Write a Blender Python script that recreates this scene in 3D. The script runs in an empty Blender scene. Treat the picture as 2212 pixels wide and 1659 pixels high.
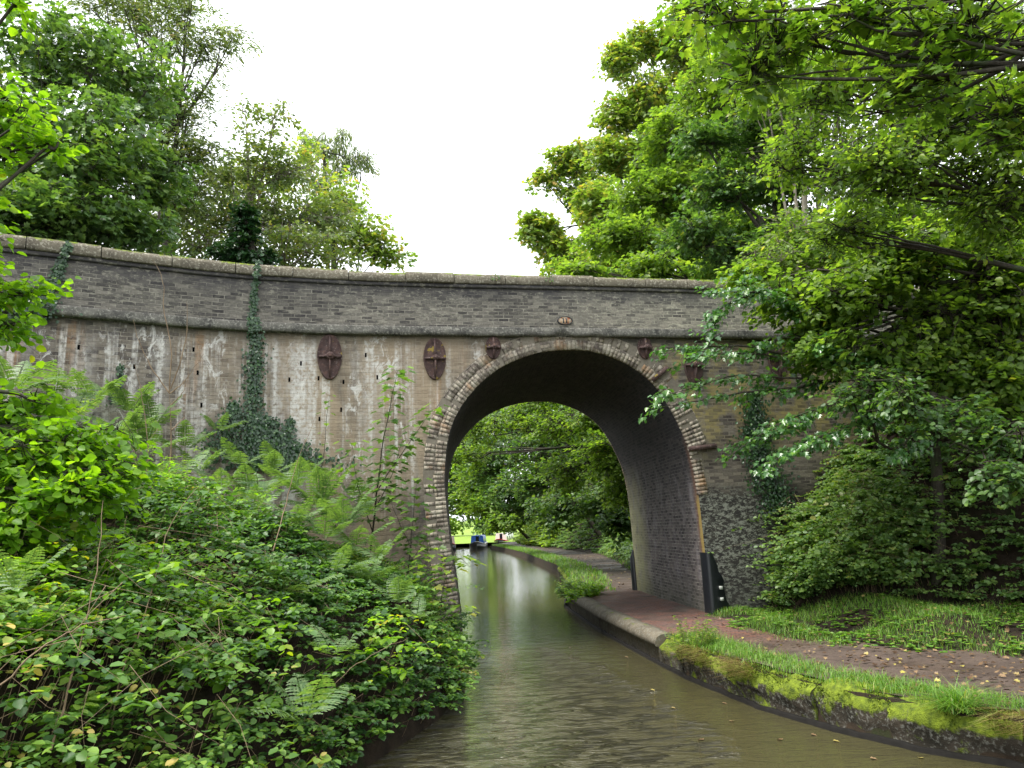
import bpy, math, numpy as np
from mathutils import Vector
rng = np.random.default_rng(11)
C = bpy.context.scene.collection
SC = bpy.context.scene
# ------------------------------------------------------------------ camera, sky, sun, exposure
EYE = 2.45
F_PX, PCX, PCY = 1663., 1106., 829.5            # focal length and centre of a 2212 x 1659 survey grid
AZ, PITCH, ROLL = math.radians(4.553), math.radians(10.623), math.radians(2.5)
fw = np.array([math.sin(AZ)*math.cos(PITCH), math.cos(AZ)*math.cos(PITCH), math.sin(PITCH)])
rt = np.array([math.cos(AZ), -math.sin(AZ), 0.]); up = np.cross(rt, fw)
RT = math.cos(ROLL)*rt - math.sin(ROLL)*up; UP = math.sin(ROLL)*rt + math.cos(ROLL)*up
cam = bpy.data.cameras.new('camera'); cam.sensor_width = 36; cam.lens = 36*F_PX/2212; cam.clip_end = 2000; cam.clip_start = .05
co = bpy.data.objects.new('camera', cam); C.objects.link(co)
from mathutils import Matrix
co.matrix_world = Matrix(((RT[0],UP[0],-fw[0],0),(RT[1],UP[1],-fw[1],0),(RT[2],UP[2],-fw[2],EYE),(0,0,0,1)))
SC.camera = co
SUN_EL, SUN_AZ = math.radians(64), math.radians(-105)   # azimuth measured from +Y towards +X
w = bpy.data.worlds.new('World'); SC.world = w; w.use_nodes = True
nt = w.node_tree; nt.nodes.clear()
sky = nt.nodes.new('ShaderNodeTexSky'); sky.sky_type = 'NISHITA'; sky.sun_disc = False
sky.sun_elevation = SUN_EL; sky.sun_rotation = SUN_AZ
bg1 = nt.nodes.new('ShaderNodeBackground'); bg1.inputs[1].default_value = .1; nt.links.new(sky.outputs[0], bg1.inputs[0])
bg2 = nt.nodes.new('ShaderNodeBackground'); bg2.inputs[0].default_value = (.93,.97,1,1); bg2.inputs[1].default_value = .95
tc = nt.nodes.new('ShaderNodeTexCoord'); nz = nt.nodes.new('ShaderNodeTexNoise'); nz.inputs['Scale'].default_value = 1.6; nz.inputs['Detail'].default_value = 5
nt.links.new(tc.outputs['Generated'], nz.inputs['Vector'])
mr = nt.nodes.new('ShaderNodeMapRange'); mr.inputs[1].default_value=.3; mr.inputs[2].default_value=.6; mr.inputs[3].default_value=.8; mr.inputs[4].default_value=1.
nt.links.new(nz.outputs[0], mr.inputs[0])
mx = nt.nodes.new('ShaderNodeMixShader'); nt.links.new(mr.outputs[0], mx.inputs[0]); nt.links.new(bg1.outputs[0], mx.inputs[1]); nt.links.new(bg2.outputs[0], mx.inputs[2])
wo = nt.nodes.new('ShaderNodeOutputWorld'); nt.links.new(mx.outputs[0], wo.inputs[0])
sl = bpy.data.lights.new('sun','SUN'); sl.energy = 2.6; sl.angle = math.radians(25); sl.color = (1,.96,.88)
so = bpy.data.objects.new('sun', sl); C.objects.link(so)
sd = Vector((math.sin(SUN_AZ)*math.cos(SUN_EL), math.cos(SUN_AZ)*math.cos(SUN_EL), math.sin(SUN_EL)))
so.rotation_euler = sd.to_track_quat('Z','Y').to_euler(); so.location = (0,0,60)
SC.view_settings.view_transform = 'Standard'; SC.view_settings.look = 'None'; SC.view_settings.gamma = 1
SC.view_settings.exposure = 1.4
cy = SC.cycles; cy.max_bounces = 6; cy.diffuse_bounces = 3; cy.glossy_bounces = 3; cy.transmission_bounces = 4; cy.transparent_max_bounces = 4
cy.use_denoising = True; cy.sample_clamp_indirect = 4; cy.caustics_reflective = False; cy.caustics_refractive = False

# ------------------------------------------------------------------ helpers
def ray(x, y):
    return fw + RT*(x-PCX)/F_PX - UP*(y-PCY)/F_PX
def at(x, y, Y):
    """world point seen in survey direction x, y at distance Y up the canal"""
    d = ray(x, y); return np.array([0,0,EYE]) + d*(Y/d[1])
def tag(o, label=None, cat=None, group=None, kind=None):
    if label: o['label'] = label
    if cat: o['category'] = cat
    if group: o['group'] = group
    if kind: o['kind'] = kind
    return o
def empty(name, loc, label, cat, group=None):
    o = bpy.data.objects.new(name, None); C.objects.link(o); o.location = loc
    o.empty_display_size = .2
    return tag(o, label, cat, group)
class MB:
    """collects vertices / faces (numpy) for ONE mesh"""
    def __init__(s): s.v=[]; s.f={}; s.n=0; s.r={}; s.u={}
    def add(s, V, Fc, rnd=None, uv=None):
        V = np.asarray(V, float).reshape(-1,3); Fc = np.asarray(Fc, int)
        k = Fc.shape[1]; s.v.append(V); s.f.setdefault(k,[]).append(Fc + s.n)
        s.r.setdefault(k,[]).append(np.full(len(Fc), .5) if rnd is None else np.asarray(rnd, float))
        s.u.setdefault(k,[]).append(np.zeros((len(Fc)*k,2)) if uv is None else np.asarray(uv, float)[Fc.ravel()])
        s.n += len(V); return s
    def build(s, name, mat, parent=None, smooth=False, loc=None):
        me = bpy.data.meshes.new(name)
        V = np.concatenate(s.v)
        off = np.array(parent.matrix_world.translation if loc is None and parent is None else (0,0,0)) if False else np.zeros(3)
        if parent is not None: off = WLOC(parent)
        elif loc is not None: off = np.array(loc, float)
        V = V - off
        ks = sorted(s.f); idx = np.concatenate([np.concatenate(s.f[k]).ravel() for k in ks])
        tot = np.concatenate([np.full(sum(len(a) for a in s.f[k]), k) for k in ks]); st = np.concatenate([[0], np.cumsum(tot)[:-1]])
        me.vertices.add(len(V)); me.vertices.foreach_set('co', V.astype(np.float32).ravel())
        me.loops.add(len(idx)); me.loops.foreach_set('vertex_index', idx.astype(np.int32))
        me.polygons.add(len(tot)); me.polygons.foreach_set('loop_start', st.astype(np.int32)); me.polygons.foreach_set('loop_total', tot.astype(np.int32))
        if smooth: me.polygons.foreach_set('use_smooth', np.ones(len(tot), bool))
        uv = me.uv_layers.new(name='UVMap'); uv.data.foreach_set('uv', np.concatenate([np.concatenate(s.u[k]) for k in ks]).astype(np.float32).ravel())
        at_ = me.attributes.new('rnd','FLOAT','FACE'); at_.data.foreach_set('value', np.concatenate([np.concatenate(s.r[k]) for k in ks]).astype(np.float32))
        me.update(calc_edges=True); me.validate()
        me.materials.append(mat)
        o = bpy.data.objects.new(name, me); C.objects.link(o)
        if parent is not None: o.parent = parent
        elif loc is not None: o.location = loc
        return o
def WLOC(o):
    l = np.zeros(3)
    while o is not None: l = l + np.array(o.location); o = o.parent
    return l
def box(mb, lo, hi, rnd=.5):
    x0,y0,z0 = lo; x1,y1,z1 = hi
    V = [(x0,y0,z0),(x1,y0,z0),(x1,y1,z0),(x0,y1,z0),(x0,y0,z1),(x1,y0,z1),(x1,y1,z1),(x0,y1,z1)]
    mb.add(V, [(0,3,2,1),(4,5,6,7),(0,1,5,4),(1,2,6,5),(2,3,7,6),(3,0,4,7)], [rnd]*6)
def grid(mb, G, UV=None, rnd=None, flip=False):
    n, m = G.shape[:2]
    i = np.arange(n*m).reshape(n, m); a,b,c,d = i[:-1,:-1].ravel(), i[1:,:-1].ravel(), i[1:,1:].ravel(), i[:-1,1:].ravel()
    Fc = np.stack([a,d,c,b] if flip else [a,b,c,d], 1)
    mb.add(G.reshape(-1,3), Fc, rnd, None if UV is None else UV.reshape(-1,2))
def tube(mb, pts, rad, sides=6, rnd=.5, cap=True):
    pts = np.asarray(pts, float); n = len(pts); rad = np.broadcast_to(rad, (n,)) if np.ndim(rad)==0 else np.asarray(rad, float)
    T = np.gradient(pts, axis=0); T /= np.linalg.norm(T, axis=1)[:,None]+1e-9
    ref = np.where(np.abs(T[:,2:3])>.9, np.array([[1.,0,0]]), np.array([[0,0,1.]]))
    A = np.cross(T, ref); A /= np.linalg.norm(A, axis=1)[:,None]+1e-9; B = np.cross(T, A)
    th = np.linspace(0, 2*math.pi, sides, endpoint=False)
    V = pts[:,None] + rad[:,None,None]*(np.cos(th)[None,:,None]*A[:,None] + np.sin(th)[None,:,None]*B[:,None])
    i = np.arange(n*sides).reshape(n,sides); j = np.roll(i,-1,1)
    Fc = np.stack([i[:-1].ravel(), j[:-1].ravel(), j[1:].ravel(), i[1:].ravel()],1)
    L = np.concatenate([[0],np.cumsum(np.linalg.norm(np.diff(pts,axis=0),axis=1))])
    uv = np.stack([np.broadcast_to(th/(2*math.pi),(n,sides)), np.broadcast_to(L[:,None],(n,sides))],-1)
    mb.add(V, Fc, np.full(len(Fc), rnd), uv.reshape(-1,2))
    if cap: mb.add(V[-1], [list(range(sides))], [rnd])
def twigs(mb, A, Bp, r, rnd=.5):
    """many thin three-sided tapering twigs at once, from A to Bp"""
    A=np.asarray(A); Bp=np.asarray(Bp); n=len(A); r=np.broadcast_to(r,(n,))
    T=Bp-A; T/=np.linalg.norm(T,axis=1)[:,None]+1e-9
    S=np.cross(T,rng.normal(size=(n,3))); S/=np.linalg.norm(S,axis=1)[:,None]+1e-9; Q=np.cross(T,S)
    M=(A+Bp)/2+S*(np.linalg.norm(Bp-A,axis=1)*.06)[:,None]
    V=[]
    for P,k in ((A,1.),(M,.7),(Bp,.25)):
        for a in (0,2.09,4.19): V.append(P+(r*k)[:,None]*(math.cos(a)*S+math.sin(a)*Q))
    V=np.stack(V,1); b=np.arange(n)[:,None]*9
    fs=[]
    for l in (0,3):
        for a in range(3):
            c=(a+1)%3; fs.append(b+np.array([l+a,l+c,l+3+c,l+3+a]))
    mb.add(V.reshape(-1,3), np.concatenate(fs))
# leaf templates: x along the leaf, y sideways, z fold
def _tmpl(half, fold=.22):
    h = np.array(half, float); k = len(h)   # half outline from base to tip, inclusive
    L = [(x, y, abs(y)*fold) for x,y in h]; R = [(x,-y, abs(y)*fold) for x,y in h[1:-1]]
    V = np.array(L+R); f1 = list(range(k)); f2 = [0]+[k-1]+list(range(2*k-3, k-1, -1))
    return V, [f1[::-1], f2[::-1]]
OVAL = _tmpl([(0,0),(.3,.27),(.68,.25),(1,0)])
BROAD = _tmpl([(0,0),(.12,.3),(.5,.42),(.8,.26),(1,0)])
NARROW = _tmpl([(0,0),(.35,.14),(.7,.12),(1,0)], .1)
LOBED = _tmpl([(0,0),(.02,.2),(.22,.52),(.34,.24),(.66,.42),(.68,.16),(1,0)], .18)
def leaves(mb, P, D, Nn, size, tmpl, rnd):
    n = len(P)
    if n == 0: return
    D = D/(np.linalg.norm(D,axis=1)[:,None]+1e-9)
    S = np.cross(Nn, D); S /= np.linalg.norm(S,axis=1)[:,None]+1e-9; U = np.cross(D,S)
    V, Fs = tmpl; k = len(V)
    sz = np.broadcast_to(size,(n,))[:,None,None]
    droop = -(V[:,0]**2)*.18
    W = P[:,None] + sz*(V[None,:,0:1]*D[:,None] + V[None,:,1:2]*S[:,None] + (V[None,:,2:3]+droop[None,:,None])*U[:,None])
    b = np.arange(n)[:,None]*k
    Fc = np.concatenate([b+np.array(f) for f in Fs])
    mb.add(W.reshape(-1,3), Fc, np.concatenate([rnd]*len(Fs)))
def unit(n):
    v = rng.normal(size=(n,3)); return v/np.linalg.norm(v,axis=1)[:,None]

# ------------------------------------------------------------------ material helpers
class NT:
    def __init__(s, name):
        s.m = bpy.data.materials.new(name); s.m.use_nodes = True; s.t = s.m.node_tree; s.t.nodes.clear()
        s.out = s.n('ShaderNodeOutputMaterial')
    def n(s, t, **k):
        a = s.t.nodes.new(t)
        for q,v in k.items(): setattr(a,q,v)
        return a
    def set(s, sock, v):
        if hasattr(v,'links') or isinstance(v, bpy.types.NodeSocket): s.t.links.new(v, sock)
        else:
            if isinstance(v,(tuple,list)) and len(v)==3 and sock.type=='RGBA': v = (*v,1)
            sock.default_value = v
    def math(s, op, a, b=0., c=None, clamp=False):
        x = s.n('ShaderNodeMath', operation=op, use_clamp=clamp); s.set(x.inputs[0],a); s.set(x.inputs[1],b)
        if c is not None: s.set(x.inputs[2],c)
        return x.outputs[0]
    def mix(s, f, a, b, blend='MIX'):
        x = s.n('ShaderNodeMix', data_type='RGBA', blend_type=blend); s.set(x.inputs[0],f); s.set(x.inputs[6],a); s.set(x.inputs[7],b); return x.outputs[2]
    def pos(s): return s.n('ShaderNodeNewGeometry').outputs['Position']
    def uv(s): return s.n('ShaderNodeTexCoord').outputs['UV']
    def sep(s, v): x = s.n('ShaderNodeSeparateXYZ'); s.set(x.inputs[0], v); return x.outputs
    def comb(s, x, y, z=0.): a = s.n('ShaderNodeCombineXYZ'); s.set(a.inputs[0],x); s.set(a.inputs[1],y); s.set(a.inputs[2],z); return a.outputs[0]
    def map(s, v, sc=(1,1,1), lo=(0,0,0)):
        a = s.n('ShaderNodeMapping'); s.set(a.inputs[0],v); a.inputs['Scale'].default_value = sc; a.inputs['Location'].default_value = lo; return a.outputs[0]
    def noise(s, v, sc=1., det=4., rough=.55, dist=0.):
        a = s.n('ShaderNodeTexNoise'); s.set(a.inputs['Vector'],v); a.inputs['Scale'].default_value=sc; a.inputs['Detail'].default_value=det; a.inputs['Roughness'].default_value=rough; a.inputs['Distortion'].default_value=dist
        return a.outputs[0]
    def rng(s, v, a, b, c=0., d=1.):
        x = s.n('ShaderNodeMapRange'); s.set(x.inputs[0],v); x.inputs[1].default_value=a; x.inputs[2].default_value=b; x.inputs[3].default_value=c; x.inputs[4].default_value=d; return x.outputs[0]
    def ramp(s, v, stops):
        a = s.n('ShaderNodeValToRGB'); s.set(a.inputs[0], v); e = a.color_ramp.elements
        while len(e) < len(stops): e.new(.5)
        for el,(p,c) in zip(e, stops): el.position = p; el.color = (*c,1)
        return a.outputs[0]
    def bump(s, h, strength=.5, dist=.02, nrm=None):
        a = s.n('ShaderNodeBump'); a.inputs['Strength'].default_value=strength; a.inputs['Distance'].default_value=dist; s.set(a.inputs['Height'],h)
        if nrm is not None: s.set(a.inputs['Normal'], nrm)
        return a.outputs[0]
    def pbr(s, col, rough=.8, nrm=None, spec=.3, metal=0.):
        b = s.n('ShaderNodeBsdfPrincipled'); s.set(b.inputs['Base Color'],col); s.set(b.inputs['Roughness'],rough); b.inputs['Specular IOR Level'].default_value=spec; s.set(b.inputs['Metallic'],metal)
        if nrm is not None: s.set(b.inputs['Normal'],nrm)
        return b.outputs[0]
    def done(s, sh): s.t.links.new(sh, s.out.inputs[0]); return s.m
def leafmat(name, stops, trans=.4, rough=.42, tcol=(1.6,1.7,.55), spec=.45):
    t = NT(name); a = t.n('ShaderNodeAttribute', attribute_name='rnd').outputs['Fac']
    col = t.ramp(a, stops)
    nz = t.noise(t.pos(), 9., 2.); col = t.mix(.35, col, t.mix(1., col, t.ramp(nz, [(.3,(.55,.6,.5)),(.7,(1.35,1.35,1.2))]), 'MULTIPLY'))
    b = t.pbr(col, rough, spec=spec)
    tr = t.n('ShaderNodeBsdfTranslucent'); t.set(tr.inputs[0], t.mix(1., col, (*tcol,), 'MULTIPLY'))
    m = t.n('ShaderNodeMixShader'); m.inputs[0].default_value = trans; t.t.links.new(b, m.inputs[1]); t.t.links.new(tr.outputs[0], m.inputs[2])
    return t.done(m.outputs[0])
G = lambda *s: [(p, c) for p, c in s]
M_MAPLE = leafmat('leaf_maple_green', G((0,(.045,.1,.035)),(.5,(.105,.19,.06)),(.9,(.2,.3,.08)),(1,(.28,.28,.08))))
M_LIGHT = leafmat('leaf_light_green', G((0,(.07,.135,.03)),(.5,(.145,.235,.045)),(.92,(.25,.34,.06)),(1,(.38,.32,.08))), .55)
M_HAZEL = leafmat('leaf_hazel', G((0,(.09,.19,.02)),(.5,(.15,.3,.025)),(.9,(.24,.4,.03)),(1,(.4,.36,.05))), .55, tcol=(1.8,1.8,.4))
M_AUTUMN = leafmat('leaf_turning', G((0,(.1,.18,.045)),(.55,(.2,.29,.06)),(.85,(.36,.33,.09)),(1,(.5,.27,.12))), .5)
M_OLIVE = leafmat('leaf_olive', G((0,(.08,.12,.05)),(.5,(.14,.2,.075)),(.85,(.23,.26,.09)),(1,(.34,.24,.1))), .42)
M_BRAMBLE = leafmat('leaf_bramble', G((0,(.016,.045,.016)),(.4,(.045,.11,.03)),(.7,(.12,.24,.04)),(.95,(.25,.37,.06)),(1,(.45,.35,.1))), .38, rough=.42, spec=.4)
M_FERN = leafmat('fern_frond', G((0,(.06,.12,.045)),(.6,(.125,.21,.08)),(1,(.24,.3,.12))), .4, rough=.5)
M_IVY = leafmat('leaf_ivy', G((0,(.01,.035,.012)),(.7,(.022,.07,.02)),(1,(.06,.13,.035))), .15, rough=.35, spec=.6)
M_DARKLEAF = leafmat('leaf_beech', G((0,(.036,.085,.03)),(.5,(.085,.165,.05)),(.85,(.16,.26,.06)),(1,(.3,.29,.07))), .45)
M_GRASS = leafmat('grass_blade', G((0,(.06,.15,.02)),(.6,(.13,.27,.03)),(.9,(.2,.33,.05)),(1,(.35,.3,.12))), .35, rough=.5)
M_STRAW = leafmat('dry_grass', G((0,(.2,.13,.05)),(.6,(.33,.25,.1)),(1,(.2,.25,.06))), .2, tcol=(1.2,1.1,.8))
M_LITTER = leafmat('fallen_leaf', G((0,(.05,.028,.017)),(.45,(.12,.068,.038)),(.8,(.26,.17,.1)),(1,(.38,.33,.08))), .1, tcol=(1.1,1,.8), spec=.3)
def m_bark(name, c1, c2, moss=0.):
    t = NT(name); p = t.pos(); n = t.noise(t.map(p,(6,6,1.4)), 4., 6., .65)
    col = t.ramp(n, [(.3,c1),(.7,c2)])
    if moss: col = t.mix(t.math('MULTIPLY', t.rng(t.noise(p,2.5,4.),.5,.62), moss), col, (.05,.09,.025))
    return t.done(t.pbr(col, .85, t.bump(n,.7,.02)))
M_BARK = m_bark('bark_dark', (.02,.016,.012),(.07,.06,.045), .4)
M_BARKP = m_bark('bark_pale', (.12,.1,.075),(.3,.27,.21), .15)
M_CANE = m_bark('cane_brown', (.12,.08,.05),(.3,.22,.14))

def m_brick(name, base, dark, light, mortar, kind, wd=.225, rh=.0755):
    """weathered brickwork laid on the UV map (metres); kind adds the stains and painted shade of that part of the bridge"""
    t = NT(name); uv = t.uv(); p = t.pos()
    wob = t.n('ShaderNodeVectorMath', operation='ADD'); t.set(wob.inputs[0], uv)
    nv = t.n('ShaderNodeTexNoise'); nv.inputs['Scale'].default_value = 3.; t.set(nv.inputs['Vector'], p)
    sc = t.n('ShaderNodeVectorMath', operation='MULTIPLY_ADD'); t.set(sc.inputs[0], nv.outputs['Color']); sc.inputs[1].default_value=(.02,.02,0); sc.inputs[2].default_value=(-.01,-.01,0)
    t.set(wob.inputs[1], sc.outputs[0])
    b = t.n('ShaderNodeTexBrick'); t.set(b.inputs['Vector'], wob.outputs[0]); b.inputs['Scale'].default_value = 1.
    b.inputs['Brick Width'].default_value = wd; b.inputs['Row Height'].default_value = rh; b.inputs['Mortar Size'].default_value = .009; b.inputs['Mortar Smooth'].default_value=.2; b.inputs['Bias'].default_value = 0.
    b.inputs['Color1'].default_value=(0,0,0,1); b.inputs['Color2'].default_value=(1,1,1,1); b.inputs['Mortar'].default_value=(.5,.5,.5,1)
    per = t.n('ShaderNodeSeparateColor'); t.set(per.inputs[0], b.outputs['Color']); per = per.outputs[0]
    fac = b.outputs['Fac']
    big = t.noise(p, .9, 6., .6); mid = t.noise(p, 6., 5., .65); fine = t.noise(p, 30., 5., .7)
    v = t.math('ADD', t.math('MULTIPLY',per,.55), t.math('ADD', t.math('MULTIPLY',mid,.6), t.math('MULTIPLY',big,.5)))
    col = t.ramp(t.rng(v,.4,1.25), [(.1,dark),(.5,base),(.9,light)])
    col = t.mix(t.rng(fine,.35,.7,0.,.6), col, t.mix(1.,col,(.45,.45,.45),'MULTIPLY'))
    mort_vis = t.rng(t.noise(p,2.2,5.,.7), .38,.6,*((.55,1.) if kind=='barrel' else (.3,1.)))
    col = t.mix(t.math('MULTIPLY',fac,mort_vis), col, t.mix(t.rng(mid,.4,.6), mortar, t.mix(1.,mortar,(.35,.35,.35),'MULTIPLY')))
    x,y,z = t.sep(p)
    def streak(sx, lo, hi, seed, ztop, zlen):
        # vertical runs of lime or rust: fine across, long downwards, each with its own lower end
        n = t.noise(t.map(p,(sx,sx,.16),(seed,0,seed)), 1., 4., .6, .4); e = t.noise(t.map(p,(sx*.8,sx*.8,.0),(seed+7,0,0)), 1., 3.)
        low = t.math('SUBTRACT', ztop, t.math('MULTIPLY', e, zlen))
        m = t.rng(n, lo, hi); g = t.math('MULTIPLY', t.rng(t.math('SUBTRACT', z, low), -.15,.35), t.rng(t.math('SUBTRACT', ztop, z), -.1,.25))
        rag = t.rng(t.noise(p,11.,5.,.7), .36,.58)
        return t.math('MULTIPLY', t.math('MULTIPLY', m, g), rag)
    if kind == 'spandrel':
        left = t.rng(x, -.2, 2.4, 1., 0.)      # lime runs are on the left of the arch
        tan = t.math('MULTIPLY', t.rng(x,-5.6,-3.2), t.math('MULTIPLY', left, t.rng(t.noise(t.map(p,(1.3,1.3,.35),(3,0,0)),1.,5.,.65), .36,.56,0.,.85)))
        col = t.mix(tan, col, t.mix(.65, col, (.42,.32,.21)))
        spot = t.rng(t.noise(t.map(p,(.55,.55,.0),(9,0,0)),1.,2.), .46,.54)
        o = t.math('MULTIPLY', t.math('MULTIPLY', streak(2.3,.52,.6,21.,6.5,5.), spot), t.math('MULTIPLY', left, .8)); col = t.mix(o, col, (.33,.18,.08))
        vary = t.rng(t.noise(t.map(p,(.8,.8,.25),(31,0,0)),1.,3.,.6), .36,.6)
        wv = t.math('MULTIPLY', t.math('MULTIPLY', streak(1.9,.47,.58,4.,6.35,8.), vary), t.math('MULTIPLY', left,.85)); col = t.mix(wv, col, (.5,.48,.45))
        w2 = t.math('MULTIPLY', streak(5.2,.5,.6,11.,6.4,7.), t.math('MULTIPLY', left,.8)); col = t.mix(w2, col, (.62,.6,.56))
        crust = t.math('MULTIPLY', t.math('MULTIPLY', t.rng(t.noise(t.map(p,(2.2,2.2,1.1)),2.2,7.,.75,.8),.54,.6), t.rng(z,2.6,3.6)), t.math('MULTIPLY', t.rng(t.noise(t.map(p,(1.4,1.4,.2),(5,0,2)),1.,3.),.45,.55), left)); col = t.mix(t.math('MULTIPLY',crust,.8), col, (.66,.64,.6))
        right = t.rng(x, 4.4, 5.2)
        ye = t.math('MULTIPLY', t.math('MULTIPLY', right, t.rng(z,3.6,4.6)), t.math('MULTIPLY', t.rng(t.noise(p,1.8,5.,.65),.42,.55,0.,.8), t.rng(per,.2,.7,.35,1.)))
        col = t.mix(ye, col, (.33,.27,.09))
        # old limewash over black brick at the foot of the right-hand pier
        pier = t.math('MULTIPLY', t.rng(x,5.2,5.3), t.rng(z, 3.3,2.9)); col = t.mix(t.math('MULTIPLY',pier,.85), col, (.018,.018,.019))
        lw = t.math('MULTIPLY', pier, t.math('MULTIPLY', t.rng(t.noise(t.map(p,(1,1,2.)),9.,7.,.78,.5), .49,.55), t.rng(x,7.2,6.7)))
        lw = t.math('MULTIPLY', lw, t.rng(z,.5,1.6,.35,1.))
        col = t.mix(t.math('MULTIPLY',lw,.85), col, (.3,.31,.26))
        lwd = t.math('MULTIPLY', t.math('MULTIPLY', t.rng(x,.2,-.2), t.rng(x,-2.,-.9)), t.math('MULTIPLY', t.rng(z, 3.6,3.0), t.rng(mid,.35,.6,.4,1.)))
        col = t.mix(t.math('MULTIPLY', lwd, .85), col, (.035,.034,.036))
        shade_damp = t.math('MULTIPLY', t.rng(z,6.25,6.6), t.rng(mid,.25,.5,.5,1.)); col = t.mix(t.math('MULTIPLY',shade_damp,.85), col, (.025,.03,.02))  # dark band painted where the string course throws its shadow
    if kind == 'parapet':
        wet = t.math('MULTIPLY', t.rng(t.math('ADD', z, t.math('MULTIPLY',t.noise(p,1.5,5.,.6),.9)), 7.75,8.1), .8)
        col = t.mix(wet, col, (.045,.043,.048))
        li = t.math('MULTIPLY', t.rng(t.noise(t.map(p,(1,1,2.2)),8.,6.,.75),.53,.6), t.rng(big,.4,.62,.15,.6)); col = t.mix(li, col, (.36,.34,.27))
        pale = t.rng(x,1.,6.,0.,.8); col = t.mix(pale, col, t.mix(1.,col,(1.9,1.9,1.8),'MULTIPLY'))
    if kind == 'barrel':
        up_ = t.rng(z, 2.2, 4.6); vault_dark = t.math('MULTIPLY', up_, t.rng(mid,.25,.65,.94,.62)); col = t.mix(vault_dark, col, (.022,.022,.028))  # brick colour gets darker towards the crown of the vault
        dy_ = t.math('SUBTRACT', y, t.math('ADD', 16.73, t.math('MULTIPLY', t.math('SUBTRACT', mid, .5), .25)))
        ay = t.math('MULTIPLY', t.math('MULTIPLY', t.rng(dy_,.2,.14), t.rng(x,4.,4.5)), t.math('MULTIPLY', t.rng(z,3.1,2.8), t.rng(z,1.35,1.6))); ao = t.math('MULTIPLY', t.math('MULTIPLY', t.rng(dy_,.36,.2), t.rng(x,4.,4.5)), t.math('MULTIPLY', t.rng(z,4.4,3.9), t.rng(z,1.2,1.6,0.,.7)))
        far = t.rng(y, 21.4, 22.6); yl = t.math('MULTIPLY', far, t.math('MULTIPLY', t.rng(z,4.2,2.6), t.rng(t.noise(p,3.,4.),.3,.55,.3,.9)))
        col = t.mix(yl, col, (.42,.4,.22))
        ch = t.math('MULTIPLY', t.rng(t.noise(t.map(p,(1,.9,.5)),2.6,5.,.7),.5,.66), t.rng(z,4.5,3.2,0.,.5)); col = t.mix(ch, col, (.34,.31,.33))
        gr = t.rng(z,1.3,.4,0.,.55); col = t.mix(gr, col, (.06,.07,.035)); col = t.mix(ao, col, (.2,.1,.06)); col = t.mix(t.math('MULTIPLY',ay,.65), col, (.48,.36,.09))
    if kind == 'ring':
        li = t.rng(t.noise(p,5.,5.,.7),.47,.6,0.,.75); col = t.mix(li, col, (.5,.45,.36))
        og = t.rng(t.noise(p,2.,3.,.6),.55,.68,0.,.6); col = t.mix(og, col, (.38,.22,.11))
        dk = t.rng(z,2.6,.8,0.,.55); col = t.mix(dk, col, (.09,.085,.075))
    h = t.math('SUBTRACT', t.math('MULTIPLY', mid, .5), t.math('MULTIPLY', fac, .6))
    h = t.math('ADD', h, t.math('ADD', t.math('MULTIPLY', fine,.4), t.math('MULTIPLY', per,.25)))
    return t.done(t.pbr(col, .88, t.bump(h,.9,.02), .25))
M_SPAN = m_brick('brick_spandrel', (.185,.16,.135),(.075,.063,.057),(.3,.26,.205),(.32,.285,.23),'spandrel')
M_PARA = m_brick('brick_parapet', (.135,.125,.11),(.05,.046,.045),(.24,.22,.185),(.3,.28,.23),'parapet')
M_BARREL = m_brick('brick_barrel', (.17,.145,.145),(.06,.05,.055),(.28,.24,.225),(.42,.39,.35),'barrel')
M_RING = m_brick('brick_arch_ring', (.25,.21,.17),(.13,.105,.09),(.4,.34,.26),(.1,.085,.07),'ring', wd=.215, rh=.078)
def m_stone(name, c1, c2, moss, c3=(.25,.25,.22), top_only=True):
    t = NT(name); p = t.pos(); n1 = t.noise(p,3.,6.,.65); n2 = t.noise(p,22.,5.,.7)
    col = t.ramp(n1,[(.3,c1),(.7,c2)]); col = t.mix(t.rng(n2,.52,.62,0.,.6), col, c3)
    nz_ = t.sep(t.n('ShaderNodeNewGeometry').outputs['Normal'])[2]
    m = t.math('MULTIPLY', t.rng(t.math('ADD', t.math('MULTIPLY',nz_,.32), t.noise(p,3.2,6.,.7)), .92-moss*.35,1.02-moss*.35), 1.)
    mc = t.ramp(t.noise(p,14.,5.), [(.3,(.05,.075,.01)),(.7,(.2,.26,.02))])
    col = t.mix(m, col, mc)
    return t.done(t.pbr(col,.9,t.bump(t.math('ADD',t.math('ADD',n2,t.math('MULTIPLY',n1,2.)),t.math('MULTIPLY',t.math('MULTIPLY',m,t.noise(p,60.,3.)),1.5)),.8,.02),.25))
M_COPE = m_stone('stone_parapet_coping', (.07,.06,.045),(.17,.15,.11), .62, (.4,.38,.3))
M_STRING = m_stone('stone_string_course', (.035,.034,.034),(.2,.19,.165), .2, (.36,.35,.3))
M_EDGE = m_stone('stone_canal_coping', (.085,.072,.052),(.17,.145,.105), .12)
M_MOSSY = m_stone('stone_canal_coping_mossy', (.018,.017,.012),(.075,.06,.045), 1.25)
def m_iron():
    t = NT('rusted_iron'); p = t.pos(); n = t.noise(p,9.,6.,.7); n2 = t.noise(p,26.,4.,.7)
    col = t.ramp(n,[(.3,(.03,.02,.019)),(.55,(.075,.042,.037)),(.75,(.15,.08,.055))]); col = t.mix(t.rng(n2,.6,.66,0.,.6), col,(.3,.25,.22))
    col = t.mix(t.rng(t.noise(p,3.5,3.),.62,.66,0.,.8), col,(.3,.22,.04))
    return t.done(t.pbr(col,.8,t.bump(n2,.6,.01),.4))
M_IRON = m_iron()
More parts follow.
